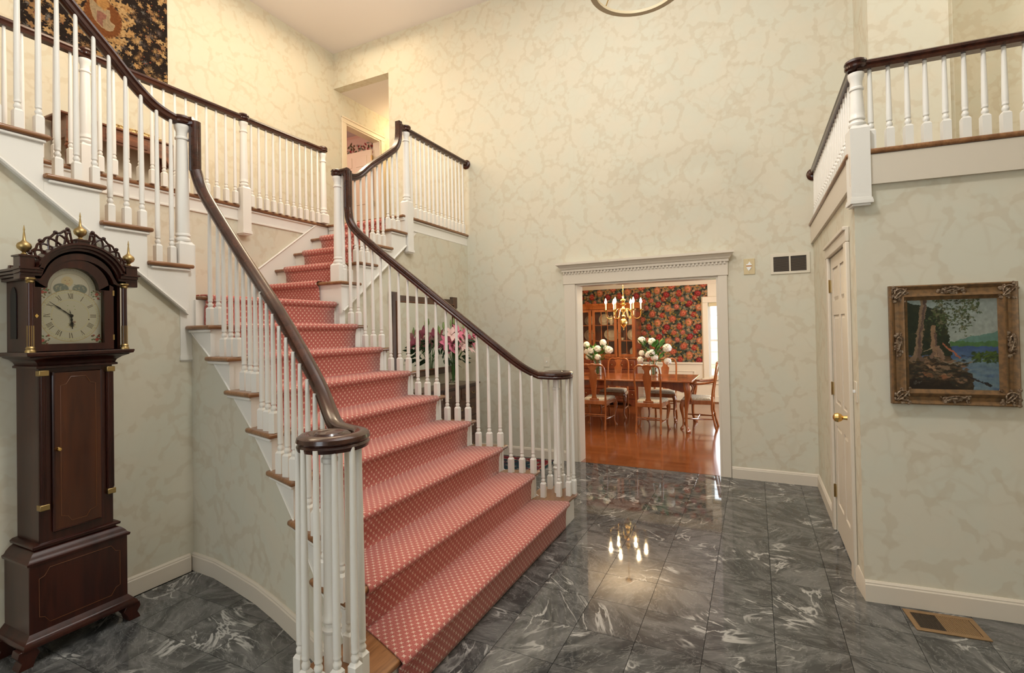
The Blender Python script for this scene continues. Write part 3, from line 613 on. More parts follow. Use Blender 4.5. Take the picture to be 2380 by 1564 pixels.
for pts, top, V_, sg, a0 in ((Lp, (-3.275, 2.05, 2.86), VL, -1, PI/2), (Rp, (-3.14, 3.285, 2.86), VR, 1, -PI/2)):
    path = smooth_curve([pts[0]]+pts[1:], 5)
    zt = pts[-1][2]
    sp = spiral(V_, zt-.002, a0, sg)
    full = path[:-1]+[Vector(p_) for p_ in sp]
    sd = flat_sides(full)
    handrail(full, st, sd)
    gp = [Vector(top)+Vector((0, 0, .04)), Vector(top), Vector(top)+Vector((0, 0, -.1)), Vector((top[0], top[1], pts[0][2]+.005)), Vector(pts[0])]
    handrail(gp, st, [Vector((0, -1, 0))]*len(gp), 'gooseneck')
    part('volute_eye', G().lathe([(.060, zt-.028), (.066, zt-.01), (.066, zt+.012), (.05, zt+.027), (.0, zt+.030)], (V_[0], V_[1], 0), 20), rail_m, st)
part('rail_easing', G().sweep([(NL[0]+.01, NL[1]+.02, 2.895), (-3.275, 2.045, 2.90)], [(a*1.1, b*.95) for a, b in RP]), rail_m, st)
part('rail_easing', G().sweep([(NR[0]-.01, NR[1], 2.895), (-3.14, 3.285, 2.90)], [(a*1.1, b*.95) for a, b in RP]), rail_m, st)
# newels at the foot
for V_ in (VL, VR):
    g = G(); z0 = r_; x, y = V_
    g.lathe([(.030, z0), (.030, z0+.185), (.034, z0+.19), (.036, z0+.20), (.028, z0+.21), (.028, z0+.222), (.036, z0+.232), (.036, z0+.242), (.029, z0+.252), (.028, z0+.4), (.025, 1.0), (.025, 1.01), (.03, 1.016), (.03, 1.03), (.024, 1.036), (.026, 1.10)], (x, y, 0), 8 if False else 16)
    part('foot_newel', g, white, st)
def rail_z(pts, x): 
    q = sorted([(p_[0], p_[2]) for p_ in pts]); return interp(x, [a for a, _ in q], [b for _, b in q])
LB = [(-3.35, 2.05), (-3.04, 2.04), (-2.84, 2.008), (-2.64, 1.957), (-2.43, 1.888), (-2.257, 1.825), (-2.083, 1.768), (-1.914, 1.705), (-1.563, 1.565)]
for k in range(2, 9):
    for j in range(3):
        x = XN[k]-.022-j*.0835
        if k == 8 and j == 2: continue
        yL = interp(x, [a for a, _ in LB], [b for _, b in LB]); yR = yr(x)-.062
        baluster(x, yL, k*r_, rail_z(Lp, x)-.02, st, PI/2*0+.15); baluster(x, yR, k*r_, rail_z(Rp, x)-.02, st, -.15)
for dx, dy in ((-.005, -.13), (.060, -.125), (.112, -.078), (.150, -.02), (.125, .045), (.05, .095), (-.03, .125), (-.11, -.07)):
    baluster(VL[0]+dx*.86, VL[1]+dy*.92, r_, 1.085, st)
    if (dx, dy) != (-.03, .125): baluster(VR[0]+dx*.84, VR[1]-dy*.92, r_, 1.12, st)
baluster(-1.505, 3.615, r_, 1.12, st)

# ------------------------------------------------------------------ upper flights
def upper_flight(name, label, zs, ys, dirn, xstr, zfun, last_y):
    t = thing(name, label, 'stair flight', (xstr, ys[0], zs[0]-.19))
    for i in range(4):
        z = zs[i]; yf = ys[i]; yb = ys[i+1]+dirn*.03
        a, b = sorted((yf, yb)); part('tread', G().box(-4.25, xstr+.028, a, b, z-.027, z), tread_m, t, bev=.011, seg=3)
        part('tread_moulding', G().box(xstr-.004, xstr+.015, *sorted((yf+dirn*.018, yb-dirn*.02)), z-.045, z-.027), white, t, bev=.006)
    for i in range(5):
        z0 = zs[i-1] if i else zs[0]-.195; yy = ys[i]+dirn*.03
        part('riser', G().box(-4.25, xstr-.002, *sorted((yy, yy+dirn*.018)), z0, zs[i]-.027), white, t)
    g = G()
    for i in range(4):
        a = ys[i]+dirn*.027; b = ys[i+1]+dirn*.0265; zt = zs[i]-.027; q = []
        for y in (a, b):
            for x, z in ((xstr-.03, zfun(y)), (xstr, zfun(y)), (xstr, zt), (xstr-.03, zt)): q.append((x, y, z))
        g.add(q, [(0, 1, 5, 4), (1, 2, 6, 5), (2, 3, 7, 6), (3, 0, 4, 7), (0, 3, 2, 1), (4, 5, 6, 7)])
    part('string_board', g, white, t, smooth=0)
    part('string_bead', G().tube([(xstr+.003, ys[0]+dirn*.05, zfun(ys[0]+dirn*.05)+.006), (xstr+.003, ys[4]+dirn*.03, zfun(ys[4]+dirn*.03)+.006)], .009, 6), white, t)
    # skirt board on the wall side
    def sk(off): return [(ys[0]-dirn*.05, zs[0]-.195+off), (ys[4]+dirn*.02, zs[4]-.195+off)]
    a, b = sk(.30), sk(-.05); part('skirt_board', G().prism([a[0], a[1], b[1], b[0]], 0, -4.262, -4.245), white, t)
    part('skirt_bead', G().tube([(-4.243, a[0][0], a[0][1]), (-4.243, a[1][0], a[1][1])], .009, 6), white, t)
    return t
RZ = [1.945, 2.135, 2.325, 2.51, Z2]; RY = [3.20, 3.425, 3.65, 3.875, 4.10]
uf = upper_flight('upper_flight', 'short upper flight with red carpet leading to the gallery by the back wall', RZ, RY, 1, -3.18, zr, 4.1)
LZ = [1.955, 2.15, 2.345, 2.54, Z2]; LY = [2.01, 1.77, 1.53, 1.287, 1.045]
lfz = upper_flight('upper_flight', 'upper flight above the tall clock rising out of frame', LZ, LY, -1, -3.25, lambda y: zl(y), 1.0)
# right flight: rail, gooseneck and top newel
NT_ = (-3.205, 4.185)
newel(*NT_, 2.315, 2.84, 3.555, uf, .047, .036); cap(NT_[0], NT_[1], 3.625, uf, .054)
pts = [(-3.21, 3.30, 2.90), (-3.21, 3.40, 2.888), (-3.21, 3.50, 2.93), (-3.21, 3.657, 3.065), (-3.21, 3.94, 3.275), (-3.21, 4.03, 3.36), (-3.21, 4.07, 3.45), (-3.21, 4.08, 3.56)]
pth = smooth_curve(pts, 5); handrail(pth, uf, [Vector((-1, 0, 0))]*len(pth))
handrail([(-3.21, 4.08, 3.55), (-3.21, 4.08, 3.635)], uf, [Vector((-1, 0, 0))]*2, 'gooseneck')
part('rail_easing', G().sweep([(-3.21, 4.06, 3.60), (-3.21, 4.19, 3.59)], RP), rail_m, uf)
rz_ = lambda y: interp(y, [p_[1] for p_ in pts[:6]], [p_[2] for p_ in pts[:6]])
for i in range(4):
    for j in range(3):
        y = RY[i]+.022+j*.075
        if i == 0 and j == 0: continue
        baluster(-3.215, y, RZ[i], rz_(y)-.02, uf)
# left flight
pts = [(-3.325, 2.0, 2.895), (-3.325, 1.934, 2.895), (-3.325, 1.82, 2.935), (-3.325, 1.70, 3.03), (-3.325, 1.581, 3.15), (-3.325, 1.479, 3.245), (-3.325, 1.401, 3.32), (-3.325, 1.2, 3.51), (-3.325, 1.0, 3.70)]
pth = smooth_curve(pts, 5); handrail(pth, lfz, [Vector((1, 0, 0))]*len(pth))
q_ = sorted((p_[1], p_[2]) for p_ in pts); rzl = lambda y: interp(y, [a for a, _ in q_], [b for _, b in q_])
for i in range(4):
    for j in range(3):
        y = LY[i]-.022-j*.083
        if i == 0: y -= .07
        if i == 0 and j == 2: continue
        baluster(-3.31, y, LZ[i], rzl(y)-.02, lfz)

# ------------------------------------------------------------------ gallery railings
def level_rail(t, p0, p1, zfloor, ztop, n_b, skip=()):
    p0 = Vector(p0); p1 = Vector(p1); d = (p1-p0)
    handrail([(*p0, ztop-.031), (*(p0+d*.5), ztop-.031), (*p1, ztop-.031)], t)
    for i in range(n_b):
        f = (i+1)/(n_b+1); p_ = p0+d*f; baluster(p_.x, p_.y, zfloor, ztop-.055, t, math.atan2(d.y, d.x))
def edge(t, a, b, z, out, w=.10, fas=.135, mat=tread_m):
    """oak nosing and white fascia along the edge a-b; out: unit vector pointing out over the drop"""
    a = Vector(a); b = Vector(b); o_ = Vector(out)
    def quad(i0, i1, z0, z1, nm, m_, bv):
        P0, P1, P2, P3 = a+o_*i0, b+o_*i0, b+o_*i1, a+o_*i1
        part(nm, G().prism([tuple(P0), tuple(P1), tuple(P2), tuple(P3)], 2, z0, z1), m_, t, bev=bv, seg=3)
    quad(-w, .034, z-.027, z+.001, 'nosing', mat, .011); quad(-.02, .02, z-.042, z-.027, 'cove', white, .005); quad(-.02, .004, z-fas, z-.04, 'fascia', white, 0); quad(-.02, .013, z-fas-.008, z-fas+.010, 'fascia_bead', white, .004)
gr = thing('gallery_railing', 'long upstairs railing in front of the low table and tapestry', 'railing', (-4.22, 4.04, Z2))
level_rail(gr, (-4.22, 4.04), (-4.22, 3.09), Z2, 3.53, 11); level_rail(gr, (-4.22, 3.09), (-4.22, 1.87), Z2, 3.53, 13); level_rail(gr, (-4.22, 1.87), (-4.22, .85), Z2, 3.53, 11)
edge(gr, (-4.26, 4.13), (-4.26, .85), Z2, (1, 0)); edge(gr, (-4.23, 4.13), (-3.19, 4.13), Z2, (0, -1), .1, .05)
for y, zl_ in ((4.04, 2.70), (3.09, 2.43), (1.87, 2.43)):
    newel(-4.22, y, zl_, 2.86 if y < 4 else 2.80, 3.465, gr, .042, .034, y < 4); cap(-4.22, y, 3.54, gr, .05)
g2 = thing('gallery_railing', 'short upstairs railing running from newel post to back wall above the mirror', 'railing', (-3.2, 5.3, Z2))
level_rail(g2, (-3.205, 4.19), (-3.205, YB-.02), Z2, 3.615, 14); edge(g2, (-3.22, 4.15), (-3.22, YB), Z2, (1, 0))
part('rosette', G().lathe([(.055, 0), (.058, .008), (.045, .022), (.03, .03)], (0, 0, 0), 20, ax=1).xf(Matrix.Translation((-3.205, YB, 3.575)) @ Matrix.Diagonal((1, -1, 1, 1))), rail_m, g2)
# diagonal white apron joining newel and fascia
part('apron', G().prism([(4.22, 2.555), (4.22, zr(4.22)), (4.42, 2.565), (4.22, 2.66)], 0, -3.225, -3.215), white, g2)
br_ = thing('balcony_railing', 'low balcony railing above the closet door and painting', 'railing', tuple(pwp(0, ZB)))
NB = pwp(.025, 0, -.01)
newel(NB.x, NB.y, 2.145, 2.565, 2.865, br_, .046, .034, True, .0887)
a = Vector((XR+.02, YB-.02)); bcorner = Vector((NB.x, NB.y))
level_rail(br_, (bcorner.x-.005, bcorner.y+.02), (XR+.015, YB-.02), ZB, 2.93, 24)
e_ = pwp(2.55, 0, -.01); handrail([(NB.x, NB.y, 2.90), (*(pwp(.6, 0, -.01))[:2], 2.905), (e_.x, e_.y, 2.91)], br_)
cap(NB.x, NB.y, 2.938, br_, .054)
bx = [0.595, 0.678, 0.76, 0.839, 0.921, 1.002, 1.082, 1.163, 1.244]+[1.244+.082*i for i in range(1, 14)]
for x in bx:
    t_ = (x-XR)/PW.x; p_ = pwp(t_, 0, -.012); baluster(p_.x, p_.y, ZB, 2.89, br_, .0887)
edge(br_, (XR, YC+.01), (XR, YB), ZB, (-1, 0), .1, .12)
a_, b_ = pwp(-.01, 0), pwp(2.55, 0); edge(br_, a_[:2], b_[:2], ZB, (PW.y, -PW.x), .1, .115)
part('rosette', G().lathe([(.055, 0), (.058, .008), (.045, .022), (.03, .03)], (0, 0, 0), 20, ax=1).xf(Matrix.Translation((XR+.015, YB, 2.885)) @ Matrix.Diagonal((1, -1, 1, 1))), rail_m, br_)

# ------------------------------------------------------------------ stair carpet
def runner(name, label, profile, ledge, redge, axis, parent=None, org=None):
    """profile: list of (s, z) along travel with arclength; ledge/redge give the cross coordinate at s"""
    vs = []; fs = []; uvs = []; acc = 0; NC = 6
    for i, (s_, z) in enumerate(profile):
        if i: acc += math.hypot(s_-profile[i-1][0], z-profile[i-1][1])
        a, b = ledge(s_), redge(s_)
        for j in range(NC+1):
            c = a+(b-a)*j/NC; vs.append((s_, c, z) if axis == 0 else (c, s_, z)); uvs.append((c, acc))
    for i in range(len(profile)-1):
        for j in range(NC): fs.append((i*(NC+1)+j, i*(NC+1)+j+1, (i+1)*(NC+1)+j+1, (i+1)*(NC+1)+j))
    o_ = Vector(org); me = bpy.data.meshes.new(name); me.from_pydata([tuple(Vector(v_)-o_) for v_ in vs], [], fs); ul = me.uv_layers.new(name='UVMap')
    for lp in me.loops: ul.data[lp.index].uv = uvs[lp.vertex_index]
    for p_ in me.polygons: p_.use_smooth = True
    me.materials.append(carpet_m); me.update(); ob = bpy.data.objects.new(name, me); COL.objects.link(ob); ob.location = o_
    sm = ob.modifiers.new('thickness', 'SOLIDIFY'); sm.thickness = .009; sm.offset = -1 if axis == 0 else 1
    return tag(ob, label, 'carpet')
def steps_profile(pos, zs, d, z_start, end):
    """pos: nose coordinates, d: direction of travel along the axis (+1/-1)"""
    pr = []; t = .012
    for i, (x, z) in enumerate(zip(pos, zs)):
        z0 = zs[i-1] if i else z_start
        xr_ = x+d*(.03-t)     # riser face
        pr += [(xr_, z0+t*.4), (xr_, z0+.03), (xr_-d*.003, z-.075), (xr_-d*.012, z-.046)]
        cx_, cz_ = x+d*.010, z-.012
        for a in np.linspace(-PI*.5, PI*.5, 8): pr.append((cx_-d*.027*math.cos(a), cz_+.026*math.sin(a) if a < 0 else cz_+(.012+t*.8)*math.sin(a)))
        nx_ = (pos[i+1]+d*(.03-t)) if i+1 < len(pos) else end
        pr += [(x+d*.04, z+t*.8), (nx_-d*.01, z+t*.8)]
    return pr
cl_x = [-4.2, -3.3, -3.22, -3.05, -2.6, -2.0, -1.55, -1.29]; cl_y = [2.06, 2.06, 2.09, 2.13, 2.03, 1.875, 1.70, 1.60]
cr_x = [-4.2, -3.22, -3.0, -2.53, -2.28, -2.03, -1.785, -1.54, -1.29]; cr_y = [3.20, 3.205, 3.24, 3.30, 3.33, 3.39, 3.45, 3.50, 3.572]
runner('stair_runner', 'salmon red carpet with cream dot motifs on the wide central stairs', steps_profile([XN[k] for k in range(1, 10)], [k*r_ for k in range(1, 10)], -1, 0, -4.24), lambda x: interp(x, cl_x, cl_y), lambda x: interp(x, cr_x, cr_y), 0, org=(-1.3, 2.6, 0))
runner('stair_runner', 'red carpet with pale motifs on the short upper flight', steps_profile(RY[:4]+[RY[4]], RZ[:4]+[RZ[4]-.03], 1, 9*r_, 4.105)[:-2], lambda y: -4.09, lambda y: -3.42, 1, org=(-3.7, 3.2, 1.76))

# ------------------------------------------------------------------ dining room shell
JIT[0] = False; DYB = 10.51; DZC = 2.455; DXL, DXR = -4.2, 1.3
struct('floor_dining', G().box(DXL, DXR, YB+.02, DYB+.1, -.05, .001), floor_w)
struct('ceiling_dining', G().box(DXL, DXR, YB+.14, DYB+.1, DZC, DZC+.08), ceil_m)
WX0, WX1, WZ0, WZ1 = -.815, -.02, .50, 1.955
g = G(); g.box(DXL, WX0, DYB, DYB+.14, 0, .77); g.box(WX1, DXR, DYB, DYB+.14, 0, .77); g.box(WX0, WX1, DYB, DYB+.14, 0, WZ0)
struct('wall_dining_wainscot', g, cream)
g = G(); g.box(DXL, WX0, DYB+.003, DYB+.14, .77, DZC); g.box(WX1, DXR, DYB, DYB+.14, .77, DZC); g.box(WX0, WX1, DYB, DYB+.14, WZ1, DZC)
wdn = struct('wall_dining_back', g, cream)
g = G(); g.box(DXL-.1, DXL, YB+.14, DYB+.1, 0, DZC); g.box(DXR, DXR+.1, YB+.14, DYB+.1, 0, DZC); struct('wall_dining_sides', g, M('dining_side_paint', (.42, .25, .15), .8))
JIT[0] = True
# floral paper: dark ground with roses, small blossoms and grey-green leaves in a vertical repeat
PWD, PHT = 4.70, 1.55
pt = Paint(PWD, PHT, 820, 275, (.028, .030, .022)); rs = np.random.RandomState(3)
REPX, REPY = .60, .66
leafc = [(.10, .11, .07), (.15, .15, .10), (.06, .075, .045), (.20, .19, .13), (.09, .10, .085)]
rose = [(.42, .06, .035), (.50, .12, .06), (.33, .035, .03), (.58, .20, .09), (.52, .15, .09)]
small = [(.50, .25, .09), (.42, .24, .06), (.55, .28, .14), (.45, .30, .18), (.30, .19, .03)]
ops = []
for i in range(110): ops.append(('l', rs.rand(), rs.rand(), .020+.030*rs.rand(), rs.rand()*PI, rs.randint(5)))
for i in range(75): ops.append(('s', rs.rand(), rs.rand(), .013+.010*rs.rand(), rs.rand()*PI, rs.randint(5)))
for (u, v_, r0, c0) in ((.12, .10, .058, 0), (.42, .22, .066, 3), (.72, .08, .054, 2), (.90, .33, .060, 1), (.58, .45, .052, 0), (.25, .50, .062, 1), (.05, .70, .048, 4), (.44, .78, .058, 2), (.76, .66, .066, 3), (.95, .90, .05, 1), (.22, .92, .045, 4), (.62, .95, .045, 0)): ops.append(('r', u, v_, r0*1.22, rs.rand()*6, c0))
for i in range(45): ops.append(('s', rs.rand(), rs.rand(), .012+.008*rs.rand(), rs.rand()*PI, rs.randint(5)))
for o_ in ops:
    for ix in range(-1, 9):
        for iy in range(-1, 4):
            x = (ix+o_[1])*REPX; y = (iy+o_[2])*REPY
            if not (-.08 < x < PWD+.08 and -.08 < y < PHT+.08): continue
            r0 = o_[3]
            if o_[0] == 'l':
                pt.ell(x, y, r0*1.5, r0*.7, leafc[o_[5]], o_[4], .25, 5, .12); pt.line(x-r0*1.2*math.cos(o_[4]), y-r0*1.2*math.sin(o_[4]), x+r0*1.2*math.cos(o_[4]), y+r0*1.2*math.sin(o_[4]), .004, (.04, .045, .03))
            elif o_[0] == 's':
                pt.ell(x, y, r0*1.25, r0*1.25, small[o_[5]], o_[4], .3, 5, .28); pt.ell(x, y, r0*.35, r0*.35, (.28, .10, .02), 0, .4)
            else:
                c0 = np.array(rose[o_[5]]); pt.ell(x, y, r0*1.05, r0*.92, c0*.62, o_[4], .12, 7, .08); pt.ell(x+.004, y+.006, r0*.82, r0*.70, c0, o_[4], .2, 5, .10); pt.ell(x+.006, y+.004, r0*.55, r0*.45, np.minimum(c0*1.35+.03, 1), o_[4]+1, .3, 4, .12); pt.ell(x+.004, y-.002, r0*.28, r0*.22, c0*.55, o_[4], .4)
pt.warp(.012, 55); pt.c *= (.62+.45*vnoise(pt.X, pt.Y, 25, 77, 3))[..., None]
pt.obj('wallpaper_roses', (-4.2-.23, DYB+.001, .775), (1, 0, 0), (0, 0, 1), paper_m, parent=None, mask=lambda X, Y: (X > .23) & ((X < 4.43-.93) | (Y > 1.30)))['kind'] = 'structure'
# trims of the dining room
trd = sthing('trim_2', (DXL, DYB, 0), 'cream crown moulding, chair rail and panelling of the dining room')
part('crown', G().prism([(DYB, DZC-.135), (DYB-.02, DZC-.135), (DYB-.03, DZC-.10), (DYB-.10, DZC-.03), (DYB-.11, DZC), (DYB, DZC)], 0, DXL, DXR), cream, trd)
part('chair_rail', G().box(DXL, -.93, DYB-.03, DYB+.002, .745, .785), cream, trd, bev=.008)
part('base_board', G().box(DXL, DXR, DYB-.02, DYB, 0, .13), cream, trd, bev=.005); part('base_shoe', G().box(DXL, DXR, DYB-.035, DYB-.019, 0, .022), tread_m, trd)
x = -1.08
for x1_ in (-1.08, -1.86, -2.64, -3.42):
    for z0, z1 in ((.22, .62),):
        a, b = x1_-.66, x1_; w_ = .022
        g = G(); g.box(a, b, DYB-.014, DYB, z1-w_, z1); g.box(a, b, DYB-.014, DYB, z0, z0+w_); g.box(a, a+w_, DYB-.014, DYB, z0, z1); g.box(b-w_, b, DYB-.014, DYB, z0, z1); part('wall_panel_moulding', g, cream, trd, bev=.003)
# window
wn = sthing('window_1', (WX0, DYB, WZ0), 'tall white dining room window full of daylight beside the floral wallpaper')
for a, b in ((WX0-.10, WX0), (WX1, WX1+.10)): part('casing', G().box(a, b, DYB-.03, DYB+.003, WZ0-.03, WZ1), cream, wn, bev=.005)
part('casing_head', G().box(WX0-.10, WX1+.10, DYB-.03, DYB+.003, WZ1, WZ1+.115), cream, wn, bev=.005)
part('sill', G().box(WX0-.13, WX1+.13, DYB-.065, DYB+.003, WZ0-.055, WZ0-.025), cream, wn, bev=.006); part('apron', G().box(WX0-.10, WX1+.10, DYB-.025, DYB+.003, WZ0-.14, WZ0-.055), cream, wn, bev=.005)
zm = (WZ0+WZ1)/2-.03
for nm, z0, z1, yy in (('upper_sash', zm, WZ1, .07), ('lower_sash', WZ0, zm+.035, .04)):
    g = G(); y0, y1 = DYB+yy, DYB+yy+.03; g.box(WX0, WX0+.04, y0, y1, z0, z1); g.box(WX1-.04, WX1, y0, y1, z0, z1); g.box(WX0, WX1, y0, y1, z0, z0+.035); g.box(WX0, WX1, y0, y1, z1-.035, z1)
    s_ = part(nm, g, white, wn)
    for i in (1, 2): part('muntin', G().box(WX0+.04, WX1-.04, y0+.008, y1-.008, z0+(z1-z0)*i/3-.007, z0+(z1-z0)*i/3+.007), white, s_)
    for i in (1, 2): part('muntin', G().box(WX0+(WX1-WX0)*i/3-.007, WX0+(WX1-WX0)*i/3+.007, y0+.008, y1-.008, z0+.03, z1-.03), white, s_)
    part('pane', G().box(WX0+.03, WX1-.03, y0+.013, y0+.017, z0+.03, z1-.03), glass, s_)
part('roller_blind', G().box(WX0+.01, WX1-.01, DYB+.02, DYB+.038, WZ1-.075, WZ1-.005), plate_b, wn)
# daylight garden: a hedge and tree far outside the window
hg = part('garden_hedge', G().ball((1.5, 22, .6), 2.0, (1.8, .7, .95), 18, 10).ball((4, 24, 1), 2.2, (1, .8, .9), 14, 8), M('sunlit_foliage', (.50, .62, .34), .9), org=(1.5, 22, 0)); tag(hg, 'sunlit green hedge outside the dining room window', 'hedge')
gd = struct('ground_outside', G().box(-12, 16, DYB+.3, 40, -.3, -.2), M('lawn', (.6, .66, .45), .95))

# ------------------------------------------------------------------ dining table and chairs
tb = thing('dining_table', 'polished cherry dining table with scalloped apron and cabriole legs', 'table', (-2.1, 7.87, 0))
TX0, TX1, TY0, TY1, TZ = -3.45, -.80, 7.36, 8.42, .732
part('tabletop', G().box(TX0, TX1, TY0, TY1, TZ-.025, TZ), cherry, tb, bev=.008, seg=3)
def scal(a, b):   # scalloped lower edge between two coordinates
    out = []
    for i in range(41):
        t = i/40; c = a+(b-a)*t; e = min(t, 1-t)*(b-a); dz = 0 if e > .34 else .045*(1-math.cos(min(1, (0.34-e)/.34)*PI))/2*1.2+.012*abs(math.sin(e*28))*(e < .30)
        out.append((c, TZ-.105-dz))
    return out
for yy in (TY0+.07, TY1-.09): part('apron', G().prism([(TX0+.1, TZ-.02)]+scal(TX0+.1, TX1-.08)+[(TX1-.08, TZ-.02)], 1, yy, yy+.022), cherry_d, tb, smooth=0)
for xx in (TX1-.11, TX0+.1): part('apron', G().prism([(TY0+.08, TZ-.02)]+scal(TY0+.08, TY1-.08)+[(TY1-.08, TZ-.02)], 0, xx, xx+.022), cherry_d, tb, smooth=0)
def cabriole(x, y, ztop, dx, dy, s=1.0):
    """S-curved leg bulging towards (dx,dy) at the knee, with a pad foot"""
    n_ = math.hypot(dx, dy); dx /= n_; dy /= n_; g = G()
    prof = [(1.0, 0, .036), (.93, .004, .038), (.84, .020, .037), (.72, .020, .031), (.55, .004, .023), (.35, -.010, .0165), (.18, -.008, .0145), (.09, .006, .017), (.045, .018, .026), (.015, .024, .030), (0, .024, .026)]
    P_ = [(x+dx*o*s, y+dy*o*s, ztop*f) for f, o, r in prof]; g.tube(smooth_curve(P_, 3), list(np.interp(np.linspace(0, 10, 31), range(11), [r*s for _, _, r in prof])), 10); return g
for x, y, dx, dy in ((TX1-.09, TY0+.09, 1, -1), (TX1-.09, TY1-.09, 1, 1), (TX0+.12, TY0+.09, -1, -1), (TX0+.12, TY1-.09, -1, 1)): part('leg', cabriole(x, y, TZ-.03, dx, dy, 1.25), cherry, tb)

def make_chair(name, label, arms=False):
    t = thing(name, label, 'chair', (0, 0, 0), 0, 'cherry dining chairs'); SH = .43
    wb, wf, dp = .168, .225, .42
    for s in (-1, 1):
        post = smooth_curve([(s*(wb+.002), -.055, 0), (s*wb, -.025, .12), (s*wb, 0, .26), (s*wb, 0, .42), (s*(wb+.004), -.012, .56), (s*(wb+.012), -.045, .75), (s*(wb+.008), -.065, .88), (s*(wb-.010), -.072, .935), (s*(wb-.045), -.074, .958)], 4)
        rr = [.0165 if p_.z < .09 or .16 < p_.z < .21 or .27 < p_.z < .46 else (.012 if p_.z < .27 else .0135) for p_ in post]
        part('back_post', G().tube(post, rr, 8), cherry, t)
        part('leg', cabriole(s*(wf-.025), dp-.02, .40, s, 1, .85), cherry, t)
        part('side_stretcher', G().tube([(s*wb, -.01, .155), (s*(wb+.02), .18, .155), (s*(wf-.028), dp-.03, .155)], [.008, .013, .009], 8), cherry, t)
    cr_ = smooth_curve([(-.13, -.074, .955), (-.10, -.076, .962), (-.05, -.078, .955), (0, -.08, .965), (.05, -.078, .955), (.10, -.076, .962), (.13, -.074, .955)], 4)
    part('crest_rail', G().tube(cr_, .0175, 8), cherry, t)
    sp_ = [(.052, .44), (.030, .49), (.033, .54), (.050, .68), (.062, .77), (.066, .81), (.045, .83), (.036, .855), (.040, .89), (.062, .915), (.062, .95)]
    yb_ = lambda z: -.004-.08*max(0, (z-.44)/.5)**1.2
    g = G(); vs = []; 
    for w_, z in sp_:
        for sx_, e in ((-1, 0), (1, 0), (1, .012), (-1, .012)): vs.append((sx_*w_, yb_(z)+e, z))
    fs = [(0, 1, 2, 3)]+[(i*4+j, i*4+(j+1) % 4, (i+1)*4+(j+1) % 4, (i+1)*4+j) for i in range(len(sp_)-1) for j in range(4)]+[tuple(range(len(vs)-4, len(vs)))]
    g.add(vs, fs); part('splat', g, cherry, t, smooth=50)
    part('shoe', G().box(-.07, .07, -.012, .012, .425, .455), cherry, t, bev=.004)
    g = G(); fr_ = [(-wb-.012, -.012), (wb+.012, -.012), (wf, dp), (-wf, dp)]; g.prism(fr_, 2, .365, .425); part('seat_frame', g, cherry, t, bev=.006)
    g = G(); n0 = [(-wb+.006, .022), (wb-.006, .022), (wf-.018, dp-.018), (-wf+.018, dp-.018)]; cx_, cy_ = 0, .21
    for sc_, z in ((1, .425), (1.0, .442), (.93, .458), (.72, .466), (.3, .469)):
        pass
    vs = []; lv = ((1, .424), (1.01, .442), (.94, .458), (.70, .467), (.25, .470)); ring = []
    for i in range(4):
        a_, b_ = n0[i], n0[(i+1) % 4]
        for k in range(5): ring.append((a_[0]+(b_[0]-a_[0])*k/5, a_[1]+(b_[1]-a_[1])*k/5))
    for sc_, z in lv:
        for x, y in ring: vs.append((x*sc_, cy_+(y-cy_)*sc_, z))
    m_ = len(ring); fs = [tuple(range(m_))[::-1], tuple(range(4*m_, 5*m_))]+[(j*m_+i, j*m_+(i+1) % m_, (j+1)*m_+(i+1) % m_, (j+1)*m_+i) for j in range(4) for i in range(m_)]
    g.add(vs, fs); part('seat', g, seat_m, t, smooth=50)
    part('rear_stretcher', G().tube([(-wb, 0, .215), (0, 0, .215), (wb, 0, .215)], [.007, .010, .007], 8), cherry, t)
    part('cross_stretcher', G().tube([(-wb-.03, .2, .155), (0, .2, .155), (wb+.03, .2, .155)], [.008, .012, .008], 8), cherry, t)
    if arms:
        for s in (-1, 1):
            part('arm', G().tube(smooth_curve([(s*(wb+.01), -.035, .70), (s*(wb+.045), .08, .675), (s*(wb+.075), .20, .665), (s*(wb+.055), .30, .675), (s*(wb+.02), .335, .668)], 4), .0165, 8), cherry, t)
            part('arm_post', G().tube(smooth_curve([(s*(wf-.01), .27, .40), (s*(wf+.012), .285, .50), (s*(wb+.05), .25, .60), (s*(wb+.062), .285, .668)], 4), .014, 8), cherry, t)
    return t
chA = make_chair('dining_chair', 'dining chair seen from behind nearest the left doorway casing')
chA.location = (-2.17, 7.25, 0)
dup(chA, (-1.375, 7.22, 0), 0, 'dining chair seen from behind, right-hand one on the near side')
dup(chA, (-2.165, 8.66, 0), PI, 'far-side dining chair facing the hall in front of the china cabinet')
dup(chA, (-1.375, 8.70, 0), PI, 'far-side dining chair partly hidden by the right flower vase')
ca = make_chair('dining_armchair', 'dining armchair at the right end of the table, seen side on', True); ca['group'] = 'cherry dining armchair'; del ca['group']
ca.location = (-.575, 7.90, 0); ca.rotation_euler.z = PI/2

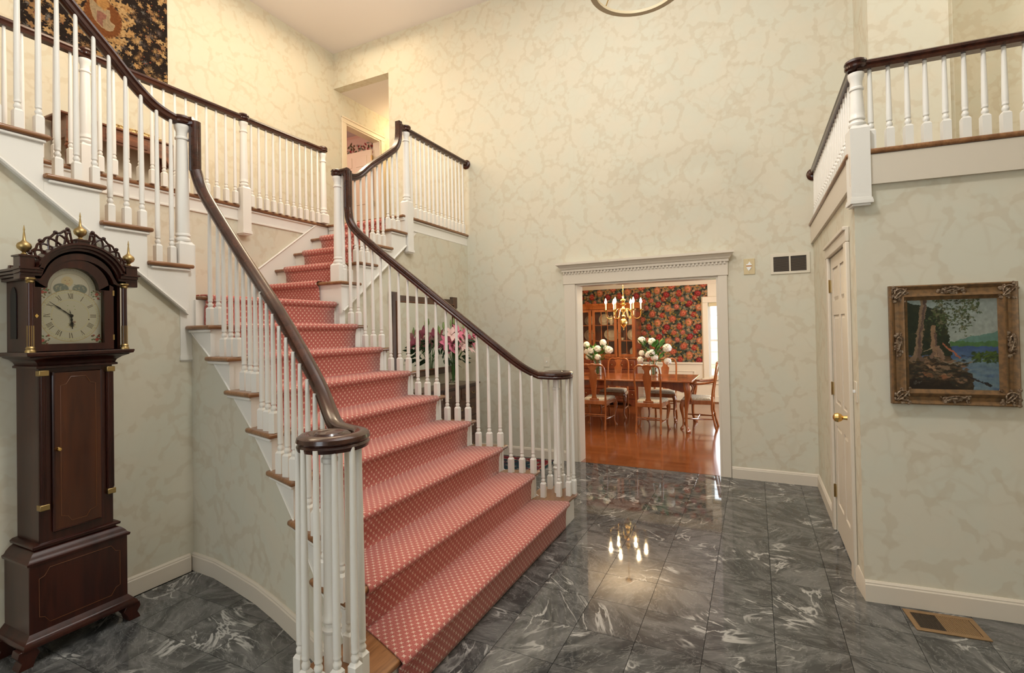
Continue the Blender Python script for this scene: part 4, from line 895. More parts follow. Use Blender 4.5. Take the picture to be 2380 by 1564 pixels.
# ------------------------------------------------------------------ china cabinet
cb = thing('china_cabinet', 'tall cherry china cabinet with glazed doors behind the dining table', 'cabinet', (-2.7, 9.9, 0))
CX0, CX1, CY0, CY1 = -3.50, -2.03, 9.62, 10.10
part('base', G().box(CX0-.02, CX1+.02, CY0-.03, CY1, .10, .90), cherry_d, cb, bev=.006)
part('foot_board', G().prism([(CX0-.03, 0), (CX0-.03, .12), (CX1+.03, .12), (CX1+.03, 0), (CX1-.10, 0), (CX1-.14, .05), (CX1-.25, .065), (CX0+.25, .065), (CX0+.14, .05), (CX0+.10, 0)], 1, CY0-.05, CY0-.02), cherry_d, cb)
part('base_back', G().box(CX0, CX1, CY1-.05, CY1, 0, .12), cherry_d, cb)
part('deck', G().box(CX0-.04, CX1+.04, CY0-.05, CY1, .90, .925), cherry, cb, bev=.006)
NBK = [(-3.46, -2.905), (-2.885, -2.395), (-2.375, -2.05)]
for i, (a, b) in enumerate(NBK):
    for z0, z1 in ((.70, .87), (.51, .68), (.32, .49), (.14, .30)):
        d_ = part('drawer', G().box(a+.01, b-.01, CY0-.045, CY0-.02, z0, z1), cherry_d, cb, bev=.005)
        for f in (.22, .78): part('pull', G().ball((a+(b-a)*f, CY0-.055, (z0+z1)/2), .012), brass_old, d_)
g = G(); g.box(CX0, CX0+.03, CY0, CY1, .925, 1.86); g.box(CX1-.03, CX1, CY0, CY1, .925, 1.86); g.box(CX0, CX1, CY1-.02, CY1, .925, 1.86); g.box(CX0, CX1, CY0, CY1, 1.84, 1.88); part('carcass', g, cherry_d, cb)
for z in (1.245, 1.555): part('shelf', G().box(CX0+.03, CX1-.03, CY0+.03, CY1-.02, z-.018, z), cherry_d, cb)
part('cornice', G().prism([(CY0-.005, 1.86), (CY0-.02, 1.87), (CY0-.03, 1.91), (CY0-.07, 1.95), (CY0-.075, 1.975), (CY1, 1.975), (CY1, 1.86)], 0, CX0-.05, CX1+.07), cherry, cb)
for i, (a, b) in enumerate(NBK):
    z0, z1 = .935, 1.855; w_ = .055; g = G(); y0, y1 = CY0-.022, CY0
    g.box(a, a+w_, y0, y1, z0, z1); g.box(b-w_, b, y0, y1, z0, z1); g.box(a+w_, b-w_, y0, y1, z0, z0+w_); g.box(a+w_, b-w_, y0, y1, z1-.045, z1)
    d_ = part('door', g, cherry, cb)
    nm = 2 if b-a > .4 else 1
    for k in range(nm): xx = a+w_+(b-a-2*w_)*(k+1)/(nm+1); part('glazing_bar', G().box(xx-.006, xx+.006, y0+.004, y1-.004, z0+w_, z1-.045), cherry, d_)
    for z in (1.245, 1.55): part('glazing_bar', G().box(a+w_, b-w_, y0+.004, y1-.004, z-.006, z+.006), cherry, d_)
    part('pane', G().box(a+w_, b-w_, y0+.009, y0+.012, z0+w_, z1-.045), glass, d_)
    part('knob', G().ball((a+.028 if i else b-.028, y0-.010, 1.40), .011), brass_old, d_)
def plate(x, z, r, label, rx=1.0, y=9.93, mat=china, group=None, h=None):
    """dish standing on edge, leaning back on the shelf; z is the shelf"""
    ry = h or r; g = G(); g.lathe([(.0, 0), (.55, .004), (.62, .014), (1.0, .030), (1.0, .036), (.60, .020), (.0, .012)], (0, 0, 0), 28, cap=False, ax=1)
    g.xf(Matrix.Translation((x, y, z+ry+.001)) @ Matrix.Rotation(-.17, 4, 'X') @ Matrix.Diagonal((r*rx, 1, ry, 1)))
    o = part('plate', g, mat, org=(x, y, z)); return tag(o, label, 'plate', group or 'china plates in the cabinet')
plate(-2.735, 1.555, .118, 'round cream plate beside the teapot on the top cabinet shelf')
plate(-2.58, 1.245, .150, 'large oval cream platter on the middle shelf of the centre cabinet door', 1.12, h=.128)
plate(-2.16, 1.245, .120, 'round cream plate on the middle shelf behind the right cabinet door')
plate(-3.05, 1.245, .115, 'round cream plate on the middle shelf behind the left cabinet door')
plate(-3.05, 1.555, .100, 'cream dish on the top shelf behind the left cabinet door')
plate(-2.13, .925, .105, 'cream plate standing on the bottom shelf behind the right cabinet door')
plate(-3.17, .925, .09, 'small cream plate low in the left of the cabinet')
g = G(); g.box(-.075, .075, -.006, .006, 0, .17); g.xf(Matrix.Translation((-2.17, 9.93, 1.557)) @ Matrix.Rotation(-.14, 4, 'X')); tag(part('tray', g, china, org=(-2.17, 9.93, 1.555), bev=.02), 'square cream tray on the top shelf behind the right cabinet door', 'tray')
tp = thing('coffee_pot', 'tall cream coffee pot with handle and spout on the top cabinet shelf', 'pot', (-2.55, 9.8, 1.557))
part('body', G().lathe([(.030, 1.557), (.036, 1.575), (.050, 1.62), (.046, 1.67), (.030, 1.71), (.032, 1.72), (.02, 1.735), (.004, 1.75)], (-2.55, 9.8, 0), 18), china, tp)
part('handle', G().tube(smooth_curve([(-2.585, 9.8, 1.70), (-2.63, 9.8, 1.705), (-2.635, 9.8, 1.66), (-2.595, 9.8, 1.61)], 5), .006, 8), china, tp)
part('spout', G().tube(smooth_curve([(-2.51, 9.8, 1.62), (-2.48, 9.8, 1.66), (-2.455, 9.8, 1.73)], 5), [.012]*6+[.007]*5, 8), china, tp)
for x, z, l in ((-2.45, 1.557, 'cream cup to the right of the coffee pot in the cabinet'), (-2.33, 1.247, 'cream cup on the middle shelf behind the right cabinet door')):
    g = G().lathe([(.018, z), (.030, z+.01), (.034, z+.055), (.031, z+.055), (.026, z+.012), (0, z+.01)], (x, 9.75, 0), 16, cap=False); cpo = part('cup', g, china, org=(x, 9.75, z)); tag(cpo, l, 'cup')
g = G().lathe([(.02, .927), (.05, .945), (.062, .985), (.058, .985), (.045, .95), (0, .94)], (-2.29, 9.74, 0), 18, cap=False); tag(part('bowl', g, china_w, org=(-2.29, 9.74, .925)), 'small white bowl on the bottom shelf behind the right cabinet door', 'bowl')
g = G().lathe([(.030, .927), (.032, .932), (.006, .94), (.006, .97), (.022, 1.0), (.026, 1.06), (.022, 1.06), (.018, 1.0), (0, .985)], (-3.27, 9.75, 0), 14, cap=False); tag(part('goblet', g, china_w, org=(-3.27, 9.75, .925)), 'pale goblet on the bottom shelf at the far left of the cabinet', 'goblet')

# ------------------------------------------------------------------ dining chandelier
CHX, CHY = -1.855, 7.87
ch = thing('chandelier', 'brass six-arm chandelier with lit candle bulbs over the dining table', 'chandelier', (CHX, CHY, DZC))
part('canopy', G().lathe([(.055, DZC), (.055, DZC-.012), (.02, DZC-.03), (.006, DZC-.035)][::-1], (CHX, CHY, 0), 16), brass, ch)
g = G(); z = DZC-.03
while z > 2.06:
    k = len(g.v); g.tube([(CHX+.008*math.cos(a)*(1 if int(z*1000) % 2 else 0), CHY+.008*math.cos(a)*(0 if int(z*1000) % 2 else 1), z-.015+.014*math.sin(a)) for a in np.linspace(0, 2*PI, 9)], .0022, 5, False); z -= .021
part('chain', g, brass, ch)
prof = [(.004, 1.455), (.008, 1.462), (.005, 1.475), (.009, 1.49), (.018, 1.50), (.045, 1.53), (.062, 1.57), (.060, 1.60), (.040, 1.63), (.020, 1.645), (.030, 1.66), (.034, 1.68), (.022, 1.70), (.018, 1.73), (.026, 1.76), (.034, 1.79), (.022, 1.81), (.014, 1.83), (.040, 1.855), (.044, 1.865), (.016, 1.88), (.020, 1.90), (.036, 1.925), (.030, 1.945), (.012, 1.96), (.014, 1.985), (.006, 2.02), (.004, 2.06)]
part('column', G().lathe(prof, (CHX, CHY, 0), 20), brass, ch)
for i in range(6):
    a = i*PI/3+.30; c_, s_ = math.cos(a), math.sin(a); R_ = .270
    P_ = [(r, z) for r, z in ((.02, 1.74), (.05, 1.79), (.09, 1.785), (.125, 1.72), (.165, 1.655), (.22, 1.64), (.262, 1.675), (R_, 1.735), (R_, 1.765))]
    ar = part('arm', G().tube(smooth_curve([(CHX+c_*r, CHY+s_*r, z) for r, z in P_], 4), .0055, 7), brass, ch)
    part('drip_pan', G().lathe([(.006, 1.755), (.012, 1.765), (.038, 1.772), (.040, 1.778), (.014, 1.775), (.012, 1.79)], (CHX+c_*R_, CHY+s_*R_, 0), 14), brass, ar)
    part('candle', G().lathe([(.0105, 1.785), (.0105, 1.875)], (CHX+c_*R_, CHY+s_*R_, 0), 10), candle, ar)
    part('bulb', G().lathe([(.008, 1.875), (.018, 1.895), (.019, 1.91), (.010, 1.94), (.002, 1.965)], (CHX+c_*R_, CHY+s_*R_, 0), 10), bulb_m, ar)
    light('bulb_light', 'POINT', (CHX+c_*R_, CHY+s_*R_, 1.985), 11, (1, .74, .42), .02)


# ------------------------------------------------------------------ flower vases
def ico(c, r, sub=1, jit=0.0, seed=0):
    bm = bmesh.new(); bmesh.ops.create_icosphere(bm, subdivisions=sub, radius=r); q = random.Random(seed)
    for v_ in bm.verts:
        v_.co *= 1+jit*(q.random()-.5)
    vs = [tuple(v_.co+Vector(c)) for v_ in bm.verts]; fs = [tuple(v_.index for v_ in f.verts) for f in bm.faces]; bm.free(); return vs, fs
def vase_mesh(x, y, z, r, h, prof=None):
    pr = prof or [(1, 0), (1, .02), (.96, .03), (.95, 1)]
    out = [(r*a, z+h*b) for a, b in pr]; inn = [(max(r*a-.004, .002), z+max(h*b, .012)) for a, b in pr][::-1]
    return G().lathe([(.001, z)]+out+inn+[(.001, z+.012)], (x, y, 0), 24, cap=False)
def hydrangea_vase(x, y, label, heads, leaves, seed):
    t = thing('flower_vase', label, 'vase of flowers', (x, y, TZ)); q = random.Random(seed)
    part('glass_vase', vase_mesh(x, y, TZ+.001, .068, .245), vglass, t)
    part('water', G().lathe([(.060, TZ+.014), (.060, TZ+.14)], (x, y, 0), 20), vglass, t)
    for hx, hy, hz, hr in heads:
        p_ = (x+hx, y+hy, TZ+hz)
        stm = part('stem', G().tube(smooth_curve([(x+hx*.05, y+hy*.05, TZ+.03), (x+hx*.25, y+hy*.3, TZ+.24), p_], 5), .003, 6), green, t)
        g = G()
        for i in range(60):
            a = q.random()*2*PI; cz = q.uniform(-.7, 1); sr_ = math.sqrt(1-cz*cz); c0 = Vector((math.cos(a)*sr_, math.sin(a)*sr_, cz)); cc = Vector(p_)+c0*hr*.86
            u = c0.orthogonal().normalized(); w_ = c0.cross(u); th = q.random()*PI; u, w_ = u*math.cos(th)+w_*math.sin(th), w_*math.cos(th)-u*math.sin(th); e = hr*.34
            k = len(g.v); g.add([cc+u*e, cc+w_*e, cc-u*e, cc-w_*e, cc+c0*e*.35], [(0, 1, 4), (1, 2, 4), (2, 3, 4), (3, 0, 4)])
        g.add(*ico(p_, hr*.82, 2, .1, seed)); part('flower_head', g, petal_w, t, smooth=0)
    for lx, ly, lz, ls in leaves:
        c0 = Vector((x+lx, y+ly, TZ+lz)); d0 = (c0-Vector((x, y, TZ+.16))).normalized(); sd = d0.cross(Vector((0, 0, 1))).normalized(); n_ = sd.cross(d0)
        sh = [(0, 0), (.25, .38), (.5, .5), (.8, .28), (1.1, 0)]
        vs = []; fs = []
        for i, (a, b) in enumerate(sh):
            base = c0+d0*(a-.5)*ls+n_*(-.18*ls*a*a); vs += [base-sd*b*ls*.8-n_*.06*ls, base, base+sd*b*ls*.8-n_*.06*ls]
        for i in range(4): fs += [(i*3, i*3+1, i*3+4, i*3+3), (i*3+1, i*3+2, i*3+5, i*3+4)]
        part('leaf', G().add(vs, fs), green, t, smooth=60)
q = random.Random(4)
lv = lambda n_, sx_, z0, z1: [(q.uniform(-sx_, sx_), q.uniform(-.12, .12), q.uniform(z0, z1), q.uniform(.07, .11)) for _ in range(n_)]
hydrangea_vase(-2.30, 7.9, 'glass vase of white hydrangeas near the left end of the table', [(-.17, -.02, .50, .055), (-.09, -.06, .40, .065), (.02, -.05, .43, .062), (-.14, .0, .30, .058), (.03, -.08, .30, .055), (.10, 0, .53, .058), (.20, -.03, .41, .070), (.13, .05, .44, .05), (-.19, .05, .38, .05)], lv(34, .15, .27, .48), 11)
hydrangea_vase(-1.42, 7.92, 'glass vase of white hydrangeas near the right end of the table', [(-.17, 0, .56, .065), (-.02, .03, .54, .065), (-.19, -.02, .26, .055), (-.06, -.06, .34, .060), (.03, -.06, .30, .060), (-.18, .04, .36, .05), (.21, 0, .44, .072), (.22, -.03, .24, .058), (.0, -.1, .38, .05)], lv(44, .17, .27, .56), 12)

# ------------------------------------------------------------------ tall case clock
CKY = 1.31; ck = thing('grandfather_clock', 'dark mahogany grandfather clock with fretwork crest and brass ball finials', 'clock', (-3.14, CKY, 0))
cxb = -3.275                                           # back
def ybox(nm, w_, xf, z0, z1, mat=clock_m, bev=.003, xb=cxb, yc=CKY, par=ck): return part(nm, G().box(xb, xf, yc-w_/2, yc+w_/2, z0, z1), mat, par, bev=bev)
def mould(nm, rows, w0, xf0, par=ck, mat=clock_m):      # lofted moulding: (outset, z) from bottom to top
    vs = []; k = len(rows)
    for e, z in rows: vs += [(cxb, CKY-w0/2-e, z), (xf0+e, CKY-w0/2-e, z), (xf0+e, CKY+w0/2+e, z), (cxb, CKY+w0/2+e, z)]
    fs = [(0, 1, 2, 3), tuple(range(4*k-4, 4*k))]+[(i*4+j, i*4+(j+1) % 4, (i+1)*4+(j+1) % 4, (i+1)*4+j) for i in range(k-1) for j in range(4)]
    return part(nm, G().add(vs, fs), mat, par, smooth=40)
for y, s in ((CKY-.215, -1), (CKY+.215, 1)):
    for xf in (cxb+.05, -3.015):
        g = G(); f = 1 if xf > -3.1 else -1
        pr = [(-.03, .085), (.03, .085), (.036, .06), (.020, .035), (.030, .012), (.034, 0), (-.02, 0), (-.028, .03), (-.045, .055)]
        g.prism([(y-s*a*-1 if False else y+s*a, z) for a, z in pr], 0, xf-.05, xf+.012); part('bracket_foot', g, clock_m, ck, bev=.002)
mould('plinth_moulding', [(.030, .083), (.032, .095), (.027, .106), (.024, .107), (.016, .118), (.006, .130), (.0, .137)], .402, -3.025)
ybox('base', .402, -3.025, .13, .455, clock_m)
def inlay_rect(y0, y1, z0, z1, x, cut, par, t=.0022):
    pts = [(y0, z0+cut), (y0+cut*.5, z0+cut*.8), (y0+cut, z0), (y1-cut, z0), (y1-cut*.5, z0+cut*.8), (y1, z0+cut), (y1, z1-cut), (y1-cut*.5, z1-cut*.8), (y1-cut, z1), (y0+cut, z1), (y0+cut*.5, z1-cut*.8), (y0, z1-cut)]
    P_ = [(x, a, b) for a, b in pts]; part('inlay_line', G().tube(P_+[P_[0]], t, 4, False), inlay_m, par)
inlay_rect(CKY-.165, CKY+.165, .165, .42, -3.024, .04, ck, .0016)
mould('base_moulding', [(0, .448), (.008, .450), (.010, .462), (.0, .468), (-.006, .480), (-.020, .496), (-.036, .505), (-.036, .512), (-.022, .514), (-.020, .524), (-.030, .532), (-.045, .534)], .402, -3.025)
ybox('trunk', .305, -3.055, .525, 1.365, clock_m)
td = part('trunk_door', G().box(-3.056, -3.044, CKY-.098, CKY+.098, .575, 1.335), clock_d, ck, bev=.004)
pts = [(CKY-.072, .64), (CKY-.045, .63), (CKY-.03, .605), (CKY+.03, .605), (CKY+.045, .63), (CKY+.072, .64), (CKY+.072, 1.27), (CKY+.05, 1.275), (CKY+.03, 1.31), (CKY-.03, 1.31), (CKY-.05, 1.275), (CKY-.072, 1.27)]
P_ = [(-3.043, a, b) for a, b in pts]; part('inlay_line', G().tube(P_+[P_[0]], .0018, 4, False), inlay_m, td)
part('door_edge', G().tube([(-3.046, CKY-.099, .575), (-3.046, CKY-.099, 1.336), (-3.046, CKY+.099, 1.336), (-3.046, CKY+.099, .575), (-3.046, CKY-.099, .575)], .006, 6, False), clock_m, td)
part('knob', G().lathe([(.005, 0), (.005, .010), (.011, .016), (.008, .024), (.001, .026)], (0, 0, 0), 12, ax=0).xf(Matrix.Translation((-3.045, CKY-.085, .965))), brass, td)
for s in (-1, 1):                                       # fluted quarter columns with brass ends
    y = CKY+s*.137
    g = G(); g.lathe([(.0155, .70), (.0155, 1.335)], (-3.052, y, 0), 16)
    for i in range(7): a = (i-3)*.42; g.tube([(-3.052+.0155*math.cos(a), y+.0155*math.sin(a), .72), (-3.052+.0155*math.cos(a), y+.0155*math.sin(a), 1.32)], .0022, 4)
    part('quarter_column', g, clock_m, ck)
    for z in (.70, 1.335): part('brass_capital', G().box(-3.072, -3.032, y-.019, y+.019, z-.014, z+.014), brass_old, ck, bev=.003)
mould('hood_base_moulding', [(0, 1.356), (.014, 1.358), (.014, 1.368), (.006, 1.372), (.012, 1.386), (.028, 1.400), (.050, 1.410), (.052, 1.414), (.064, 1.418), (.068, 1.430), (.066, 1.436)], .305, -3.045)
# hood: cheeks, arched front
HW = .20; hx = -3.02
part('hood_side', G().box(cxb, hx-.02, CKY-HW+.015, CKY-HW+.03, 1.434, 1.80), clock_m, ck); part('hood_side', G().box(cxb, hx-.02, CKY+HW-.03, CKY+HW-.015, 1.434, 1.80), clock_m, ck)
part('hood_back', G().box(cxb, cxb+.02, CKY-HW+.02, CKY+HW-.02, 1.434, 1.86), clock_m, ck)
YC_ = CKY-.026; ZA = 1.742; RA = .104
def arch(r, y0, n_=20, a0=0, a1=PI): return [(y0+r*math.cos(a), ZA+r*math.sin(a)) for a in np.linspace(a0, a1, n_)]
def ring_plate(nm, outer, inner, x0, x1, mat, par, bev=0, closed=True):
    """plate between two matching outlines (same point count)"""
    n_ = len(outer); vs = []; fs = []
    for x in (x0, x1):
        for p_ in outer: vs.append((x, p_[0], p_[1]))
        for p_ in inner: vs.append((x, p_[0], p_[1]))
    for i in range(n_ if closed else n_-1):
        j = (i+1) % n_
        fs += [(i, j, n_+j, n_+i), (2*n_+i, 3*n_+i, 3*n_+j, 2*n_+j), (i, 2*n_+i, 2*n_+j, j), (n_+i, n_+j, 3*n_+j, 3*n_+i)]
    return part(nm, G().add(vs, fs), mat, par, bev=bev)
DW = .127
inner = [(YC_-DW, 1.473), (YC_-DW, ZA-.004), (YC_-RA-.001, ZA-.002)]+arch(RA, YC_)[::-1]+[(YC_+RA+.001, ZA-.002), (YC_+DW, ZA-.004), (YC_+DW, 1.473)]
outer = [(YC_-.168, 1.440), (YC_-.168, ZA+.02), (YC_-.150, ZA+.03)]+arch(.150, YC_)[::-1]+[(YC_+.150, ZA+.03), (YC_+.168, ZA+.02), (YC_+.168, 1.440)]
hd = ring_plate('hood_door', outer, inner, hx-.012, hx+.006, clock_m, ck)
part('hood_door_glass', G().prism(inner, 0, hx-.004, hx-.001), glass, hd)
part('escutcheon', G().prism([(YC_-.152, 1.606), (YC_-.145, 1.616), (YC_-.138, 1.606), (YC_-.145, 1.596)], 0, hx+.006, hx+.009), brass, hd)
for z in (1.50, 1.73): part('hinge', G().box(hx, hx+.008, YC_+.163, YC_+.171, z-.014, z+.014), brass_old, hd)
# spandrel block behind arch up to the cornice
ao = [(CKY-.196, 1.775), (CKY-.196, 1.80), (CKY-.165, 1.80)]+[(CKY+.168*math.cos(a), 1.745+.168*math.sin(a)*1.12) for a in np.linspace(PI*.86, PI*.14, 18)]+[(CKY+.165, 1.80), (CKY+.196, 1.80), (CKY+.196, 1.775)]
ai = [(CKY-.19, 1.770), (CKY-.185, 1.770), (CKY-.160, 1.770)]+[(CKY+.145*math.cos(a), 1.742+.145*math.sin(a)) for a in np.linspace(PI*.92, PI*.08, 18)]+[(CKY+.160, 1.770), (CKY+.185, 1.770), (CKY+.19, 1.770)]
ring_plate('hood_arch', ao, ai, hx-.03, hx+.012, clock_m, ck, closed=False)
# arched cornice moulding swept over the hood
def cornice_path(off, z0=1.79):
    L_ = [(CKY-.225-off*.6, z0+off), (CKY-.160, z0+off)]; A = [(CKY+(.150+off)*math.cos(a), 1.772+(.150+off)*math.sin(a)) for a in np.linspace(PI*.90, PI*.10, 22)]; R2 = [(CKY+.160, z0+off), (CKY+.225+off*.6, z0+off)]
    return L_+A+R2
for i, (off, e, t) in enumerate(((0.0, .012, .010), (.012, .024, .011), (.026, .040, .012), (.038, .050, .008))):
    P_ = cornice_path(off, 1.785); pr_ = [(-t, 0), (0, -t*.7), (t, 0), (0, t*.7)]
    g = G(); n_ = len(P_); vs = []; fs = []
    for k, (y, z) in enumerate(P_):
        a_, b_ = P_[max(k-1, 0)], P_[min(k+1, n_-1)]; ty, tz = b_[0]-a_[0], b_[1]-a_[1]; L2 = math.hypot(ty, tz); ny, nz = -tz/L2, ty/L2
        if ny*0+nz < 0: ny, nz = -ny, -nz
        for u, v_ in ((-.03, -t), (e, -t*.4), (e, t*.7), (-.03, t)): vs.append((hx+u, y+ny*v_, z+nz*v_))
    for k in range(n_-1):
        for j in range(4): fs.append((k*4+j, k*4+(j+1) % 4, (k+1)*4+(j+1) % 4, (k+1)*4+j))
    fs += [(0, 1, 2, 3), tuple(range(4*n_-4, 4*n_))[::-1]]
    part('arched_moulding', g.add(vs, fs), clock_m, ck, smooth=40)
for s in (-1, 1):
    g = G()
    for e, z0, z1 in ((.0, 1.775, 1.79), (.012, 1.79, 1.803), (.024, 1.803, 1.816), (.034, 1.816, 1.828)):
        a, b = sorted((CKY+s*.185, CKY+s*(.205+e))); g.box(cxb, hx+.008+e, a, b, z0, z1)
    part('side_cornice', g, clock_m, ck, bev=.002)
part('hood_roof', G().box(cxb, hx-.05, CKY-.20, CKY+.20, 1.80, 1.83), clock_m, ck)
ys_ = [CKY+.19*math.cos(a) for a in np.linspace(PI, 0, 17)]; g = G(); g.prism([(CKY-.19, 1.82)]+[(CKY+.16*math.cos(a), 1.80+.135*math.sin(a)) for a in np.linspace(PI, 0, 17)]+[(CKY+.19, 1.82)], 0, cxb, hx-.05); part('arched_roof', g, clock_m, ck)
# free-standing columns of the hood
for s in (-1, 1):
    for xx in (hx+.012,):
        y = CKY-.004+s*.192; g = G(); g.lathe([(.0125, 1.45), (.0118, 1.76)], (xx, y, 0), 14); c_ = part('hood_column', g, clock_m, ck)
        g = G()
        for i in range(10): a = 2*PI*i/10; g.tube([(xx+.0118*math.cos(a), y+.0118*math.sin(a), 1.462), (xx+.0118*math.cos(a), y+.0118*math.sin(a), 1.56)], .0018, 4)
        part('brass_fluting', g, brass_old, c_)
        part('brass_base', G().lathe([(.020, 1.436), (.020, 1.442), (.016, 1.450), (.018, 1.456), (.0125, 1.464)], (xx, y, 0), 16), brass_old, c_)
        part('brass_capital', G().lathe([(.0125, 1.757), (.017, 1.763), (.014, 1.768), (.021, 1.776), (.021, 1.782)], (xx, y, 0), 16), brass_old, c_)
# dial
dl = Paint(.256, .372, 300, 436, (.62, .58, .44)); cx_, cy_ = .128, .138; rx, ry = .124, .132*.98
rs = np.random.RandomState(2)
# arch with moon face and hemispheres
zy = .269
dl.ell(.128, zy, .103, .103, (.42, .42, .36), 0, .02); dl.ell(.128, zy, .080, .080, (.30, .27, .20), 0, .02); dl.ell(.128, zy, .078, .078, (.52, .49, .42), 0, .02)
for i in range(25): th = PI*i/24; dl.line(.128-.094*math.cos(th), zy+.094*math.sin(th), .128-.099*math.cos(th), zy+.099*math.sin(th), .0008, (.15, .14, .11))
dl.ell(.115, zy+.038, .026, .027, (.58, .44, .28), 0, .15); dl.ell(.107, zy+.043, .004, .002, (.25, .16, .08), 0, .4); dl.ell(.124, zy+.045, .004, .002, (.25, .16, .08), 0, .4); dl.line(.115, zy+.042, .113, zy+.033, .0012, (.38, .24, .13)); dl.line(.109, zy+.026, .122, zy+.027, .0018, (.42, .14, .10))
for hx_ in (.090, .166):
    dl.ell(hx_, zy+.002, .032, .026, (.16, .19, .17), 0, .08)
    for i in range(12): dl.ell(hx_+(rs.rand()-.5)*.045, zy+(rs.rand()-.2)*.03, .006, .003, (.30, .31, .24), rs.rand()*3, .4)
dl.blend((np.abs(dl.Y-.262) < .004)*(np.abs(dl.X-.128) > .09)*1., (.62, .58, .44))
for sx_, sy_ in ((0, 0), (1, 0), (0, 1), (1, 1)):        # painted corner flowers
    for i in range(26):
        a = rs.rand()*.045; b = rs.rand()*.045; x = a if not sx_ else .256-a; y = b if not sy_ else .268-b
        dl.ell(x, y, .003+.004*rs.rand(), .003+.003*rs.rand(), [(.10, .18, .08), (.14, .10, .05), (.28, .06, .05), (.10, .14, .10)][rs.randint(4)], rs.rand()*3, .4)
    dl.ell(.018 if not sx_ else .238, .018 if not sy_ else .250, .010, .008, (.42, .08, .07), .5, .3, 5, .15)
dl.ell(cx_, cy_, rx, ry, (.34, .28, .14), 0, .02); dl.ell(cx_, cy_, rx-.002, ry-.002, (.70, .62, .42), 0, .03)
for f in (.90, .62): 
    for e, c_ in ((0, (.50, .42, .24)), (.0016, (.70, .62, .42))): dl.ell(cx_, cy_, rx*f-e, ry*f-e, c_, 0, .02)
def pol(th, f): return (cx_+rx*f*math.sin(th), cy_+ry*f*math.cos(th))
for i in range(60): th = 2*PI*i/60; dl.line(*pol(th, .905), *pol(th, .93), .0009, (.15, .12, .07))
RN = ['XII', 'I', 'II', 'III', 'IIII', 'V', 'VI', 'VII', 'VIII', 'IX', 'X', 'XI']
for hnum, s_ in enumerate(RN):
    th = 2*PI*hnum/12; er = np.array([math.sin(th)*rx, math.cos(th)*ry]); et = np.array([math.cos(th)*rx, -math.sin(th)*ry]); c0 = np.array([cx_, cy_])
    wdt = {'I': .045, 'V': .085, 'X': .085}; tot = sum(wdt[c_] for c_ in s_); u = -tot/2
    for c_ in s_:
        m_ = u+wdt[c_]/2
        def q_(a, b): p_ = c0+er*b+et*a; return (p_[0], p_[1])
        if c_ == 'I': dl.line(*q_(m_, .66), *q_(m_, .85), .0028, (.05, .045, .03))
        elif c_ == 'V': dl.line(*q_(m_, .66), *q_(m_-.035, .85), .0030, (.05, .045, .03)); dl.line(*q_(m_, .66), *q_(m_+.035, .85), .0014, (.05, .045, .03))
        else: dl.line(*q_(m_+.035, .66), *q_(m_-.035, .85), .0030, (.05, .045, .03)); dl.line(*q_(m_-.035, .66), *q_(m_+.035, .85), .0014, (.05, .045, .03))
        u += wdt[c_]
SEG = {'0': 'abcdef', '1': 'bc', '2': 'abged', '3': 'abgcd', '4': 'fgbc', '5': 'afgcd', '6': 'afgedc', '8': 'abcdefg', '9': 'abcfgd', '7': 'abc'}
for i in range(12):
    txt = str(60 if i == 0 else i*5); th = 2*PI*i/12; px_, py_ = pol(th, .955) if i not in (0,) else pol(th, .95)
    for k, c_ in enumerate(txt):
        ox = px_+(k-(len(txt)-1)/2)*.0062; w_, h_ = .0019, .0034
        pos = {'a': ((-w_, h_), (w_, h_)), 'b': ((w_, h_), (w_, 0)), 'c': ((w_, 0), (w_, -h_)), 'd': ((-w_, -h_), (w_, -h_)), 'e': ((-w_, 0), (-w_, -h_)), 'f': ((-w_, h_), (-w_, 0)), 'g': ((-w_, 0), (w_, 0))}
        for sg in SEG[c_]: (a, b), (c2, d2) = pos[sg]; dl.line(ox+a, py_+b, ox+c2, py_+d2, .0009, (.30, .26, .15))
dl.ell(cx_-.075, cy_-.018, .0035, .0035, (.04, .03, .02), 0, .3); dl.ell(cx_+.075, cy_-.018, .0035, .0035, (.04, .03, .02), 0, .3)
dl.ell(cx_+.004, cy_-.045, .016, .012, (.10, .10, .07), 0, .4, 7, .25); dl.ell(cx_+.012, cy_-.032, .012, .008, (.30, .22, .18), .4, .4); dl.line(cx_-.02, cy_-.056, cx_+.025, cy_-.056, .0012, (.35, .25, .12))
for x, y in ((-.012, .05), (.014, .048), (-.012, .03), (.018, .032)): dl.ell(cx_+x, cy_+y, .003, .002, (.20, .30, .12), 0, .4)
dl.blend((dl.Y < zy-.004)*(((dl.X-cx_)/rx)**2+((dl.Y-cy_)/ry)**2 > 1.02)*.0, (0, 0, 0))
dl.ell(cx_, cy_, 0.0001, .0001, (.7, .6, .4))
dl.c = np.minimum(dl.c*1.9, .95)
dial = dl.obj('dial', (hx-.03, YC_-.128, 1.472), (0, 1, 0), (0, 0, 1), dial_m, parent=ck, mask=lambda X, Y: (Y < .270) | (((X-.128)**2+(Y-.269)**2) < .1045**2))
part('dial_plate', G().prism([(YC_-.135, 1.46), (YC_-.135, ZA)]+arch(.11, YC_)[::-1]+[(YC_+.135, ZA), (YC_+.135, 1.46)], 0, hx-.036, hx-.0315), brass_old, ck)
zc = 1.472+cy_
def hand(nm, th, L_, w_):
    d = (math.sin(th), math.cos(th)); pts = [(0, 0), (.25, .6), (.35, .15), (.55, 1.0), (.62, .2), (1, .05)]; g = G()
    P_ = [(hx-.024, YC_+d[0]*L_*f, zc+d[1]*L_*f) for f in (0, .2, .3, .45, .55, .75, 1)]; g.tube(P_, [w_*a for a in (1, .5, .9, .4, 1.1, .45, .25)], 6); return part(nm, g, black, ck)
